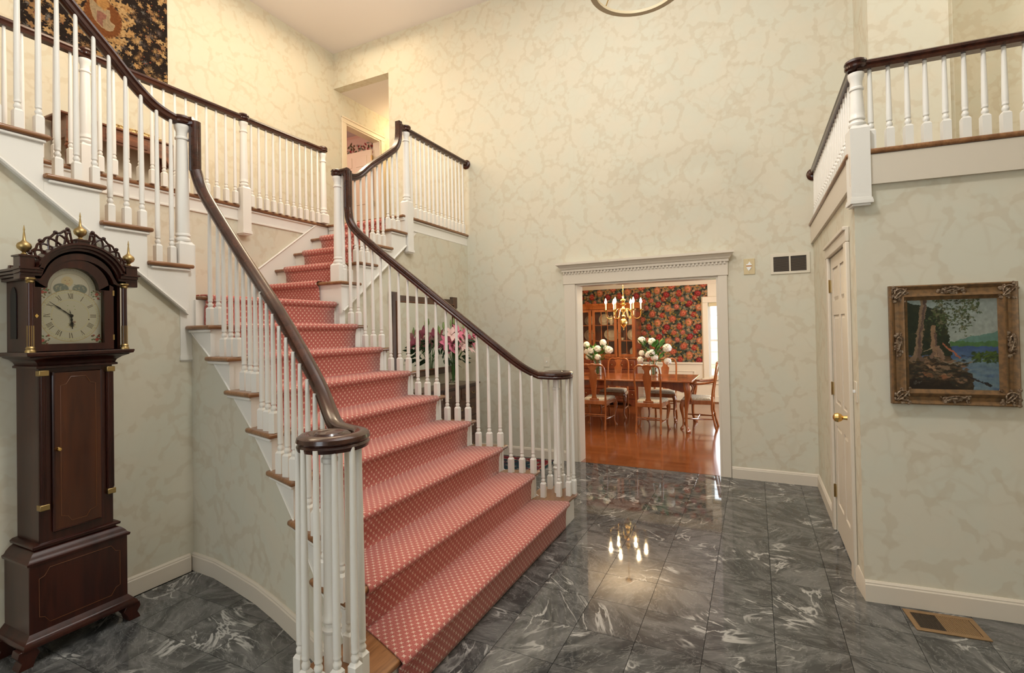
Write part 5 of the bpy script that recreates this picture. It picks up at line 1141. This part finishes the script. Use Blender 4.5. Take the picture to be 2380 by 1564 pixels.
hand('minute_hand', -math.radians(52), .108, .0036); hand('hour_hand', math.radians(176), .066, .0058); part('hand_boss', G().ball((hx-.022, YC_, zc), .008), black, ck)
hand('seconds_hand', -math.radians(14), .030, .002)
# fretwork crest, plinths, finials
def finial(y, zb_):
    t = part('finial_plinth', G().box(hx-.045, hx+.020, y-.028, y+.028, zb_-(.115 if zb_ < 1.95 else .06), zb_), clock_m, ck, bev=.003); part('plinth_cap', G().box(hx-.050, hx+.026, y-.033, y+.033, zb_-.010, zb_-.002), clock_m, t)
    x = hx-.012
    part('finial', G().lathe([(.010, zb_), (.012, zb_+.004), (.007, zb_+.012), (.012, zb_+.018), (.024, zb_+.028), (.0275, zb_+.040), (.024, zb_+.052), (.012, zb_+.062), (.006, zb_+.070), (.0045, zb_+.095), (.0025, zb_+.112), (.004, zb_+.117), (.003, zb_+.122), (.001, zb_+.138)], (x, y, 0), 20), brass_old, ck)
finial(CKY-.207, 1.888); finial(CKY+.222, 1.880); finial(CKY+.008, 1.990)

for s in (-1, 1):
    g = G(); A_ = np.linspace(.10, 1, 34); x = hx-.006
    def cp_(f, off):      # point at fraction f from the shoulder to the centre, off above the arch
        ang = PI/2*(.16+.74*f); r0 = .188+off; return (x, CKY+.006+s*r0*math.cos(ang), 1.768+r0*math.sin(ang))
    hgt = lambda f: .026+.052*f
    g.tube([cp_(f, hgt(f)*.5+hgt(f)*.38*math.sin(f*21)) for f in A_], .0052, 6); g.tube([cp_(f, hgt(f)*.5-hgt(f)*.38*math.sin(f*21)) for f in A_], .0052, 6)
    g.tube([cp_(f, hgt(f)+.003*math.sin(f*42)) for f in A_], .0056, 6); g.tube([cp_(f, .0) for f in A_], .010, 6)
    for f in (.30, .55, .80, .97): g.ball(cp_(f, hgt(f)+.007), .0095)
    for f in (.93, .99): g.tube([cp_(f, 0), cp_(f, hgt(f))], .005, 5)
    part('fretwork_crest', g, clock_m, ck)
# hood side window
part('side_window', G().prism([(-3.20+.03*math.cos(a), 1.70+.05*math.sin(a)) for a in np.linspace(0, PI, 10)]+[(-3.23, 1.50), (-3.17, 1.50)], 1, CKY-HW+.012, CKY-HW+.016), black, ck)

# ------------------------------------------------------------------ painting of a lake shore
PP = lambda t, z, off: pwp(t, z, off)
pt_ = thing('framed_painting', 'oil painting of birches on a lake shore in a carved gilt frame', 'painting', tuple(PP(.40, 1.07, 0)))
T0, T1, PZ0, PZ1 = .138, .668, 1.070, 1.692
def frame_ring(nm, prof, mat, par, t0, t1, z0, z1):
    """picture-frame moulding: prof = (inset from outer edge, projection)"""
    vs = []; fs = []; m_ = len(prof)
    for (t, z, st_, sz) in ((t0, z0, 1, 1), (t1, z0, -1, 1), (t1, z1, -1, -1), (t0, z1, 1, -1)):
        for d, e in prof: vs.append(PP(t+st_*d, z+sz*d, e))
    for i in range(4):
        j = (i+1) % 4
        for k in range(m_-1): fs.append((i*m_+k, j*m_+k, j*m_+k+1, i*m_+k+1))
        fs.append((i*m_+m_-1, j*m_+m_-1, j*m_, i*m_))
    return part(nm, G().add(vs, fs), mat, par, smooth=25)
frame_ring('frame', [(0, .004), (0, .030), (.006, .036), (.012, .033), (.024, .022), (.040, .026), (.054, .038), (.060, .040), (.064, .034), (.074, .026), (.082, .018), (.082, .004)], gilt, pt_, T0, T1, PZ0, PZ1)
q = random.Random(9)
def ornament(t, z, w_, h_):
    g = G()
    for i in range(26):
        a, b = q.uniform(-1, 1)*w_, q.uniform(-1, 1)*h_; p_ = PP(t+a, z+b, .032); g.ball(tuple(p_), q.uniform(.006, .011), (1, .6, 1), 6, 4)
    for k in range(2):
        cpt = [PP(t+w_*.8*math.cos(a)*(1-.1*a), z+h_*.8*math.sin(a+k*2)*(1-.1*a), .040) for a in np.linspace(0, 5, 14)]; g.tube(cpt, .004, 5)
    part('carved_ornament', g, gilt_o, pt_)
for t in (T0+.042, T1-.042):
    for z in (PZ0+.045, PZ1-.045): ornament(t, z, .038, .040)
for t, z, w_, h_ in (((T0+T1)/2, PZ0+.034, .060, .018), ((T0+T1)/2, PZ1-.034, .060, .018), (T0+.034, (PZ0+PZ1)/2, .016, .060), (T1-.034, (PZ0+PZ1)/2, .016, .060)): ornament(t, z, w_, h_)
WT, HT = T1-T0-.15, PZ1-PZ0-.15
pa = Paint(WT, HT, 330, 400, (.30, .36, .33)); X, Y = pa.X/WT, pa.Y/HT
pa.c = np.stack([.30+.10*(1-Y)+.03*X, .37+.06*(1-Y), .34+.0*Y], -1)*(.9+.15*vnoise(X, Y, 6, 1))[..., None]
hill = .50+.14*np.clip((X-.50)/.5, 0, 1)**.6; pa.blend((Y < hill)*(X > .48)*(Y > .45)*1., (.13, .24, .19)); pa.blend((Y < .515+.03*vnoise(X, Y, 12, 2))*(X > .48)*(Y > .45)*1., (.08, .17, .06))
pa.blend((Y < .475)*1., (.055, .10, .22)); pa.blend(np.clip((.475-Y)*5, 0, 1)*(vnoise(X*1, Y*6, 5, 4)), (.16, .25, .26)); pa.blend((Y < .34)*np.clip(vnoise(X, Y*5, 7, 5)*1.4-.3, 0, 1), (.20, .27, .28))
tree = (X < .40+.12*np.clip(.9-Y, 0, .5)+.05*vnoise(X*0+.3, Y, 22, 6))*(Y < .98-.25*X)*(Y > .38); pa.blend(tree*1., (.020, .028, .014)); pa.blend(tree*np.clip(vnoise(X, Y, 18, 7)*2-1, 0, 1)*.6, (.07, .06, .02))
rs = np.random.RandomState(8)
for i in range(420):
    u = rs.rand(); 
    if u < .45: x, y = .40+.08*rs.randn()*.8, .86+.11*rs.randn()
    elif u < .75: x, y = .60+.05*rs.randn(), .82+.09*rs.randn()
    elif u < .9: x, y = .74+.04*rs.randn(), .90+.05*rs.randn()
    else: x, y = .3+.5*rs.rand(), .98
    if .05 < x < 1 and .45 < y < 1: pa.ell(x*WT, y*HT, .008, .004, [(.06, .09, .03), (.10, .12, .05), (.16, .15, .08), (.04, .05, .02)][rs.randint(4)], rs.rand()*3, .5)
sh = (Y < .36-.25*np.clip(X-.48, 0, 1)**.5*1.6+.03*vnoise(X, Y, 9, 9))*(X < .72); pa.blend(sh*1., (.035, .026, .016)); pa.blend(sh*np.clip(vnoise(X, Y*2, 10, 10)*2-1.0, 0, 1), (.16, .10, .05)); pa.blend((Y < .36)*(Y > .28)*(X < .25)*.7, (.12, .075, .03))
def stroke(pts, w0, w1, col):
    for a, b in zip(pts[:-1], pts[1:]): pa.line(a[0]*WT, a[1]*HT, b[0]*WT, b[1]*HT, w0, col, w1)
stroke([(.07, .33), (.12, .45), (.15, .62), (.18, .8), (.20, 1.0)], .030, .022, (.26, .17, .10)); stroke([(.10, .36), (.14, .5), (.165, .66), (.195, .82), (.21, 1.0)], .012, .010, (.12, .075, .06))
stroke([(.33, .38), (.29, .48), (.30, .60), (.31, .70)], .028, .018, (.30, .18, .10)); stroke([(.345, .38), (.32, .5), (.325, .62)], .010, .008, (.13, .08, .06)); stroke([(.37, .38), (.36, .44)], .02, .015, (.32, .20, .14))
stroke([(.40, .50), (.50, .42), (.57, .35)], .006, .010, (.42, .14, .07)); stroke([(.2, .30), (.32, .22), (.40, .18)], .016, .022, (.38, .22, .12)); stroke([(.35, .24), (.46, .26)], .03, .02, (.22, .15, .09)); stroke([(.30, .34), (.55, .29), (.72, .31)], .010, .007, (.28, .23, .15)); stroke([(.2, .17), (.35, .14), (.5, .16)], .02, .01, (.26, .11, .05)); stroke([(.18, .42), (.28, .46)], .004, .004, (.34, .25, .15))
stroke([(.52, .16), (.66, .15), (.78, .11), (.90, .05)], .006, .010, (.025, .02, .018)); stroke([(.60, .37), (.8, .35)], .006, .003, (.05, .06, .08))
for i in range(160): x, y = .06+.60*rs.rand(), .05+.30*rs.rand(); pa.ell(x*WT, y*HT, .012+.01*rs.rand(), .004+.003*rs.rand(), [(.05, .03, .015), (.14, .08, .04), (.24, .14, .08), (.03, .03, .02), (.10, .07, .04)][rs.randint(5)], -.4+.8*rs.rand(), .5)
stroke([(.04, .33), (.09, .36), (.13, .42)], .018, .02, (.22, .14, .085)); stroke([(.17, .34), (.14, .38), (.13, .45)], .016, .016, (.15, .095, .065)); stroke([(.39, .36), (.36, .40), (.335, .47)], .018, .014, (.26, .16, .10)); stroke([(.27, .36), (.30, .40)], .016, .014, (.20, .12, .08))
for i in range(90): x, y = .72+.28*rs.rand(), .33+.06*rs.rand()+.03*math.sin(i); pa.ell(x*WT, y*HT, .012, .006, [(.05, .09, .015), (.08, .13, .02), (.03, .05, .02)][rs.randint(3)], rs.rand(), .5)
pa.poly([(0, 0), (.62*WT, 0), (.5*WT, .05*HT), (.45*WT, .10*HT), (0, .12*HT)], (.022, .014, .009), .85)
stroke([(.06, .07), (.09, .10), (.08, .06), (.13, .09), (.12, .065), (.15, .10)], .0015, .001, (.16, .15, .13))
pa.warp(.008, 9); pa.warp(.006, 45, 60); pa.c *= (.74*(.8+.4*vnoise(X, Y, 30, 31, 2)))[..., None]
O = PP(T0+.075, PZ0+.075, .020); pa.obj('canvas', tuple(O), tuple(PW), (0, 0, 1), oil_m, parent=pt_)
part('backing', G().add([PP(T0+.01, PZ0+.01, .002), PP(T1-.01, PZ0+.01, .002), PP(T1-.01, PZ1-.01, .002), PP(T0+.01, PZ1-.01, .002), PP(T0+.01, PZ0+.01, .018), PP(T1-.01, PZ0+.01, .018), PP(T1-.01, PZ1-.01, .018), PP(T0+.01, PZ1-.01, .018)], [(0, 1, 2, 3), (4, 5, 6, 7), (0, 1, 5, 4), (1, 2, 6, 5), (2, 3, 7, 6), (3, 0, 4, 7)]), gilt, pt_)

# ------------------------------------------------------------------ tapestry
TPY0, TPY1, TPZ0, TPZ1 = 1.93, 3.105, 4.10, 5.45
ta = thing('tapestry', 'dark woven tapestry with gold leaves and a shield in a brown oval', 'tapestry', (XL, 2.5, TPZ0))
part('backing', G().box(XL+.001, XL+.012, TPY0, TPY1, TPZ0, TPZ1), black, ta)
W_, H_ = TPY1-TPY0, TPZ1-TPZ0; tp_ = Paint(W_, H_, 400, 460, (.022, .016, .014)); rs = np.random.RandomState(12)
cols_ = [(.40, .24, .10), (.46, .30, .14), (.30, .17, .08), (.20, .13, .07)]; dk = [(.13, .10, .09), (.10, .08, .07), (.16, .15, .14)]; rd = [(.30, .07, .04), (.34, .12, .06)]
for i in range(1500):
    x, y = rs.rand()*W_, rs.rand()*H_; k = rs.rand()
    if k < .45: tp_.ell(x, y, .004+.005*rs.rand(), .003+.003*rs.rand(), (rd+cols_+dk)[rs.randint(9)], rs.rand()*3, .4)
    elif k < .72:
        r0 = .018+.02*rs.rand(); c_ = (cols_+dk)[rs.randint(7)]; n_ = rs.randint(6, 12); a0 = rs.rand()*6
        for j in range(n_): a = a0+j*2*PI/n_; tp_.line(x, y, x+r0*math.cos(a), y+r0*math.sin(a), .005, c_, .001)
    elif k < .86: tp_.ell(x, y, .020+.012*rs.rand(), .016+.010*rs.rand(), cols_[rs.randint(3)], rs.rand()*3, .15, 5, .28)
sx_, sz_ = 2.52-TPY0, 4.50-TPZ0                            # shield centre on the cloth
for i in range(46):
    a = i/46*2*PI; rr = .20+.045*math.sin(i*1.9); x, y = sx_+rr*math.cos(a)*1.05, sz_+.02+rr*math.sin(a)*1.25
    tp_.ell(x, y, .042, .032, cols_[i % 2], a+1, .2, 5, .25); tp_.ell(x+.01, y-.01, .016, .010, (.22, .12, .05), a, .3)
tp_.ell(sx_+.02, sz_-.02, .155, .185, (.17, .062, .022), 0, .06); 
for i in range(60): a = i/60*2*PI; tp_.ell(sx_+.02+.143*math.cos(a), sz_-.02+.172*math.sin(a), .008, .006, (.27, .12, .045) if i % 2 else (.12, .045, .02), 0, .3)
shd = [(-.085, .115), (-.03, .075), (.07, .07), (.07, -.03), (.11, -.045), (.095, -.10), (.05, -.125), (.0, -.115), (-.05, -.07), (-.08, .0)]
tp_.poly([(sx_+a, sz_+b) for a, b in shd], (.31, .23, .14)); tp_.poly([(sx_-.032, sz_+.02), (sx_+.042, sz_+.02), (sx_+.042, sz_-.02), (sx_+.015, sz_-.05), (sx_+.015, sz_-.115), (sx_-.032, sz_-.09)], (.24, .11, .08))
for a, b in zip(shd, shd[1:]+shd[:1]): tp_.line(sx_+a[0], sz_+a[1], sx_+b[0], sz_+b[1], .004, (.42, .33, .19))
tp_.ell(sx_+.015, sz_+.12, .055, .07, (.38, .20, .07), 0, .2, 5, .12); tp_.ell(sx_+.02, sz_+.20, .060, .04, (.33, .16, .05), .2, .2, 6, .15)
for i in range(7): tp_.line(sx_-.02+i*.015, sz_+.18, sx_-.03+i*.017, sz_+.235, .005, (.16, .08, .03))
tp_.warp(.010, 30); tp_.c *= (.62+.3*vnoise(tp_.X, tp_.Y, 90, 30, 1))[..., None]
tp_.obj('woven_face', (XL+.0135, TPY0, TPZ0), (0, 1, 0), (0, 0, 1), print_m, parent=ta)

# ------------------------------------------------------------------ low table under the tapestry
LT = thing('low_table', 'dark wooden side table with turned legs behind the gallery balusters under the tapestry', 'table', (-5.25, 2.6, Z2))
lx0, lx1, ly0, ly1, lzt = XL+.01, -5.11, 2.09, 3.09, 3.385
part('top', G().box(lx0, lx1, ly0, ly1, lzt-.02, lzt), desk_m, LT, bev=.006)
part('apron', G().prism([(ly0+.05, lzt-.02), (ly0+.05, lzt-.24), (ly0+.12, lzt-.24), (ly0+.16, lzt-.17), (ly0+.30, lzt-.15), (ly1-.30, lzt-.15), (ly1-.16, lzt-.17), (ly1-.12, lzt-.24), (ly1-.05, lzt-.24), (ly1-.05, lzt-.02)], 0, lx1-.045, lx1-.02), desk_m, LT)
part('drawer', G().box(lx1-.024, lx1-.012, ly0+.33, ly1-.33, lzt-.13, lzt-.04), desk_m, LT, bev=.004); part('pull', G().ball((lx1-.006, (ly0+ly1)/2, lzt-.085), .010), brass_old, LT)
for y in (ly0+.05, ly1-.075): part('side_apron', G().box(lx0+.02, lx1-.03, y, y+.025, lzt-.20, lzt-.02), desk_m, LT)
for y in (ly0+.075, ly1-.075):
    for x in (lx0+.035, lx1-.045): part('leg', G().lathe([(.016, Z2), (.022, Z2+.02), (.014, Z2+.05), (.018, Z2+.2), (.024, Z2+.36), (.014, Z2+.39), (.03, Z2+.42), (.018, Z2+.45), (.024, lzt-.2), (.024, lzt-.02)], (x, y, 0), 12), desk_m, LT)
gb = part('carved_box', G().box(lx1-.20, lx1-.06, 2.47, 2.92, lzt+.0005, lzt+.040).box(lx1-.19, lx1-.07, 2.49, 2.90, lzt+.04, lzt+.058), gold_b, bev=.01, org=(lx1-.13, 2.7, lzt)); tag(gb, 'long carved gilt box lying on the low table', 'box')

# ------------------------------------------------------------------ mirror, chest, lilies, rug
mx = -3.21
mr = thing('wall_mirror', 'large mirror in a dark wooden frame with stepped corners', 'mirror', (mx, 4.5, 1.0))
my0, my1, mz0, mz1 = 3.90, 5.075, 1.02, 1.865
g = G(); w_ = .062
g.box(mx+.002, mx+.030, my0, my1, mz0, mz0+w_); g.box(mx+.002, mx+.030, my0, my1, mz1-w_, mz1); g.box(mx+.002, mx+.030, my0, my0+w_, mz0, mz1); g.box(mx+.002, mx+.030, my1-w_, my1, mz0, mz1); part('frame', g, frame_m, mr, bev=.004)
for y0, y1 in ((my0-.022, my0+.105), (my1-.105, my1+.022)):
    for z0, z1 in ((mz1-.10, mz1+.030), (mz0-.030, mz0+.10)): part('corner_block', G().box(mx+.002, mx+.026, y0, y1, z0, z1), frame_m, mr, bev=.003)
g = G(); b = .014; i0 = w_-.006; g.box(mx+.028, mx+.038, my0+i0, my1-i0, mz0+i0, mz0+i0+b); g.box(mx+.028, mx+.038, my0+i0, my1-i0, mz1-i0-b, mz1-i0); g.box(mx+.028, mx+.038, my0+i0, my0+i0+b, mz0+i0, mz1-i0); g.box(mx+.028, mx+.038, my1-i0-b, my1-i0, mz0+i0, mz1-i0); part('inner_bead', g, inlay_m, mr, bev=.003)
part('looking_glass', G().box(mx+.012, mx+.020, my0+.05, my1-.05, mz0+.05, mz1-.05), mirror_m, mr, smooth=0)
cht = thing('chest_of_drawers', 'dark walnut chest of drawers standing below the mirror', 'chest', (-3.05, 4.54, 0))
hx0, hx1, hy0, hy1, hz = -3.19, -2.92, 4.00, 5.08, .905
part('carcass', G().box(hx0, hx1, hy0, hy1, .09, hz-.022), chest_m, cht, bev=.003); part('top', G().box(hx0, hx1+.028, hy0-.025, hy1+.025, hz-.022, hz), chest_m, cht, bev=.006)
part('plinth', G().prism([(hy0, 0), (hy0, .10), (hy1, .10), (hy1, 0), (hy1-.10, 0), (hy1-.15, .055), (hy0+.15, .055), (hy0+.10, 0)], 0, hx1-.02, hx1+.008), chest_m, cht); part('side_plinth', G().box(hx0, hx1, hy1-.02, hy1+.006, 0, .10), chest_m, cht)
for z0, z1, sp in ((.74, .86, 3), (.55, .72, 2), (.34, .53, 2), (.12, .32, 2)):
    for k in range(sp):
        a = hy0+.02+(hy1-hy0-.04)*k/sp+.006; b = hy0+.02+(hy1-hy0-.04)*(k+1)/sp-.006; d_ = part('drawer', G().box(hx1-.002, hx1+.010, a, b, z0, z1), chest_m, cht, bev=.003)
        for f in (.28, .72):
            y = a+(b-a)*f; part('bail_handle', G().tube([(hx1+.012, y-.028, (z0+z1)/2+.008), (hx1+.022, y-.024, (z0+z1)/2-.010), (hx1+.022, y+.024, (z0+z1)/2-.010), (hx1+.012, y+.028, (z0+z1)/2+.008)], .0028, 5), brass_old, d_)
# lilies
lvx, lvy = -3.04, 4.75; ls = thing('flower_vase', 'glass vase of pink lilies on the chest below the mirror', 'vase of flowers', (lvx, lvy, hz))
part('glass_vase', vase_mesh(lvx, lvy, hz+.001, .052, .26, [(1, 0), (1, .02), (.72, .12), (.8, .4), (1.05, .98), (1.1, 1)]), vglass, ls)
q = random.Random(21)
def petal_shape(c0, d0, sd, L_, w_, curl):
    n_ = sd.cross(d0); vs = []; fs = []; sh = [(0, .12), (.25, .55), (.5, .8), (.75, .62), (1, .04)]
    for a, b in sh:
        base = c0+d0*L_*a+n_*(curl*L_*(a*a-.4*a)); vs += [base-sd*b*w_+n_*.15*w_, base, base+sd*b*w_+n_*.15*w_]
    for i in range(4): fs += [(i*3, i*3+1, i*3+4, i*3+3), (i*3+1, i*3+2, i*3+5, i*3+4)]
    return vs, fs
heads = [(.06, .10, 1.40), (.04, -.15, 1.32), (.07, .25, 1.38), (.09, .02, 1.33), (.05, .05, 1.36), (.07, -.10, 1.38), (.02, .22, 1.37), (.08, .30, 1.43), (.05, -.22, 1.36), (.10, .15, 1.30), (.06, -.02, 1.47), (.03, .33, 1.34), (.09, -.17, 1.45), (.05, .16, 1.44)]
for i, (dx, dy, z) in enumerate(heads):
    c0 = Vector((lvx+dx, lvy+dy, z)); part('stem', G().tube(smooth_curve([(lvx, lvy+dy*.05, hz+.03), (lvx+dx*.3, lvy+dy*.3, hz+.28), tuple(c0)], 5), .003, 5), green, ls)
    ax_ = (Vector((.9, dy*1.2, .35+q.uniform(-.3, .4)))).normalized(); u = ax_.orthogonal().normalized(); w2 = ax_.cross(u)
    g = G()
    for k in range(6):
        a = k*PI/3+q.random()*.2; rad = u*math.cos(a)+w2*math.sin(a); d0 = (ax_*.55+rad).normalized(); sd = d0.cross(ax_).normalized(); g.add(*petal_shape(c0, d0, sd, .108, .034, -.45))
    part('lily', g, petal_p if i % 3 else petal_l, ls, smooth=60, label='open pink lily' if i % 3 else 'pale pink lily')
    part('stamens', G().tube([tuple(c0), tuple(c0+ax_*.06)], .003, 5).ball(tuple(c0+ax_*.065), .007), inlay_m, ls)
for dy, z in ((-.20, 1.55), (-.06, 1.58), (.0, 1.60), (.20, 1.52), (-.28, 1.50), (.30, 1.56)):
    c0 = Vector((lvx+.02, lvy+dy, z)); part('bud', G().lathe([(.003, -.035), (.011, -.015), (.012, .01), (.004, .045)], tuple(c0), 8), bud_m, ls); part('stem', G().tube(smooth_curve([(lvx, lvy+dy*.1, hz+.24), (lvx+.02, lvy+dy*.6, 1.4), tuple(c0-Vector((0, 0, .03)))], 4), .0025, 5), green, ls)
for i in range(64):
    a = q.uniform(-1, 1); c0 = Vector((lvx+q.uniform(-.03, .12), lvy+a*.26, q.uniform(1.14, 1.42))); d0 = Vector((q.uniform(0, .5), a+q.uniform(-.3, .3), q.uniform(-.9, .3))).normalized(); sd = d0.cross(Vector((1, 0, .3))).normalized()
    part('leaf', G().add(*petal_shape(c0, d0, sd, q.uniform(.08, .13), .019, .3)), green_d, ls, smooth=60)
# rug
RX0, RX1, RY0, RY1 = -2.88, -2.06, 3.75, 5.33
rg = thing('area_rug', 'small oriental rug with red border on the marble floor by the chest', 'rug', (-2.5, 4.5, 0))
rw, rh = RX1-RX0, RY1-RY0; ru = Paint(rw, rh, 190, 340, (.02, .035, .045)); rs = np.random.RandomState(6)
E_ = np.minimum(np.minimum(ru.X, rw-ru.X), np.minimum(ru.Y, rh-ru.Y)); ru.blend((E_ < .15)*1., (.17, .018, .022)); ru.blend((E_ < .018)*1., (.015, .06, .06)); ru.blend(((E_ > .135) & (E_ < .15))*1., (.25, .2, .14)); ru.blend(((E_ > .03) & (E_ < .038))*1., (.25, .2, .14))
for i in range(420):
    x, y = rs.rand()*rw, rs.rand()*rh; e = min(x, rw-x, y, rh-y)
    ru.ell(x, y, .012+.014*rs.rand(), .008+.010*rs.rand(), ([(.02, .05, .06), (.30, .22, .16), (.05, .03, .08)] if e < .14 else [(.22, .18, .15), (.12, .02, .03), (.04, .10, .10), (.3, .26, .2)])[rs.randint(3)], rs.rand()*3, .3, 4, .25)
part('rug_base', G().box(RX0, RX1, RY0, RY1, .001, .0095), black, rg); ru.obj('rug_pile', (RX0, RY0, .0102), (1, 0, 0), (0, 1, 0), rug_m, parent=rg)

# ------------------------------------------------------------------ small fittings
wp = thing('chime_plate', 'beige wall plate with white and amber door chime beside the crown', 'wall plate', (-.034, YB, 1.99))
part('plate', G().box(-.083, .016, YB-.008, YB, 1.993, 2.146), plate_b, wp, bev=.002)
part('upper_point', G().prism([(-.052, 2.085), (-.014, 2.085), (-.030, 2.118)], 1, YB-.013, YB-.007), plast, wp); part('white_bar', G().box(-.060, -.012, YB-.015, YB-.007, 2.080, 2.092), plast, wp)
part('amber_bar', G().box(-.060, -.012, YB-.013, YB-.007, 2.068, 2.080), amber, wp); part('lower_point', G().prism([(-.060, 2.068), (-.012, 2.068), (-.024, 2.045), (-.040, 2.028), (-.050, 2.045)], 1, YB-.014, YB-.007), plast, wp)
for z in (2.010, 2.132): part('screw', G().lathe([(.003, 0), (.003, .002)], (-.036, YB-.011, z), 8, ax=1), brass_old, wp)
vt = thing('wall_vent', 'cream double wall vent with dark slats high beside the closet wall', 'vent', (.317, YB, 1.98))
g = G(); vx0, vx1, vz0, vz1 = .150, .478, 1.978, 2.172; y0, y1 = YB-.010, YB
g.box(vx0, vx1, y0, y1, vz0, vz0+.024); g.box(vx0, vx1, y0, y1, vz1-.030, vz1); g.box(vx0, vx0+.026, y0, y1, vz0, vz1); g.box(vx1-.030, vx1, y0, y1, vz0, vz1); g.box(.306, .320, y0, y1, vz0, vz1); part('frame', g, vent_m, vt, bev=.002)
part('duct_shade', G().box(vx0+.01, vx1-.01, YB-.003, YB-.0005, vz0+.01, vz1-.01), gap_shade, vt)  # dark sheet on the wall face, painted as the shade behind the slats
sm_ = G().box(0, .132, -.007, -.003, 0, .0022).mesh('slat', smooth=0); sm_.materials.append(M('vent_slat', (.16, .12, .08), .5))
for x in (vx0+.026, .318):
    for i in range(15): link('slat', sm_, vt, (x, YB, vz0+.030+i*.0078))
def switch(nm, label, at, udir, nrm):
    t = thing(nm, label, 'light switch', at); u = Vector(udir); n_ = Vector(nrm)
    def bx(name, a, z0, z1, d0, d1, mat, par):
        P_ = [Vector(at)+u*s+Vector((0, 0, z))+n_*d for d in (d0, d1) for z in (z0, z1) for s in (-a, a)]
        return part(name, G().add(P_, [(0, 1, 3, 2), (4, 5, 7, 6), (0, 1, 5, 4), (2, 3, 7, 6), (0, 2, 6, 4), (1, 3, 7, 5)]), mat, par, bev=.0015)
    bx('plate', .035, -.057, .057, 0, .006, vent_m, t); bx('toggle', .005, -.006, .010, .006, .018, plast, t); return t
switch('light_switch', 'cream light switch on the back wall between mirror and dining doorway', (-2.172, YB, 1.118), (1, 0, 0), (0, -1, 0))
switch('light_switch', 'cream light switch between the closet door and the painting wall corner', (XR, 3.372, 1.115), (0, 1, 0), (-1, 0, 0))
# floor register, let into the marble along the wall
rgx, rgy = PP(.14, 0, 0).x, 0
R0 = pwp(.150, 0, .045); u = PW; v_ = Vector((PW.y, -PW.x, 0)); reg = thing('floor_register', 'tan metal floor register with dark slots below the painting', 'vent', tuple(R0))
def rb(nm, a0, a1, b0, b1, z0, z1, mat, bev=0):
    P_ = [R0+u*a+v_*b+Vector((0, 0, z)) for z in (z0, z1) for b in (b0, b1) for a in (a0, a1)]
    return part(nm, G().add(P_, [(0, 2, 3, 1), (4, 5, 7, 6), (0, 1, 5, 4), (2, 6, 7, 3), (0, 4, 6, 2), (1, 3, 7, 5)]), mat, reg, bev=bev)
RL, RWd = .292, .195
for a in ((0, RL, 0, .024), (0, RL, RWd-.024, RWd), (0, .024, .024, RWd-.024), (RL-.024, RL, .024, RWd-.024)): rb('frame', *a, .0005, .006, reg_m, .0015)
rb('duct_shade', .022, RL-.022, .022, RWd-.022, .0003, .0012, gap_shade)  # thin dark sheet on the tiles in place of the shaded opening
nsl = 30
for i in range(nsl):
    a = .026+(RL-.052)*i/nsl; rb('slat', a, a+(.0022 if i < 13 else .0058), .024, RWd-.024, .0014, .0042, reg_d if i < 13 else reg_m)
# pendant bowl just above the frame
pl = thing('pendant_lamp', 'beige hoop of the hanging lamp at the top of the hall', 'ceiling lamp', (-.66, 3.40, ZC))
pc = (-.655, 3.40); hz_ = 3.80
part('hoop', G().lathe([(.285, hz_-.010), (.325, hz_-.010), (.325, hz_+.010), (.285, hz_+.010), (.285, hz_-.010)], (pc[0], pc[1], 0), 48, cap=False), hoop_m, pl)
for i in range(3): a = i*2*PI/3+.5; part('suspension_chain', G().tube([(pc[0]+.315*math.cos(a), pc[1]+.315*math.sin(a), hz_+.018), (pc[0], pc[1], 4.25)], .004, 6), brass, pl)
part('stem', G().tube([(pc[0], pc[1], 4.24), (pc[0], pc[1], ZC-.02)], .008, 8), brass, pl); part('canopy', G().lathe([(.02, ZC-.04), (.07, ZC-.02), (.07, ZC)], (pc[0], pc[1], 0), 20), brass, pl)
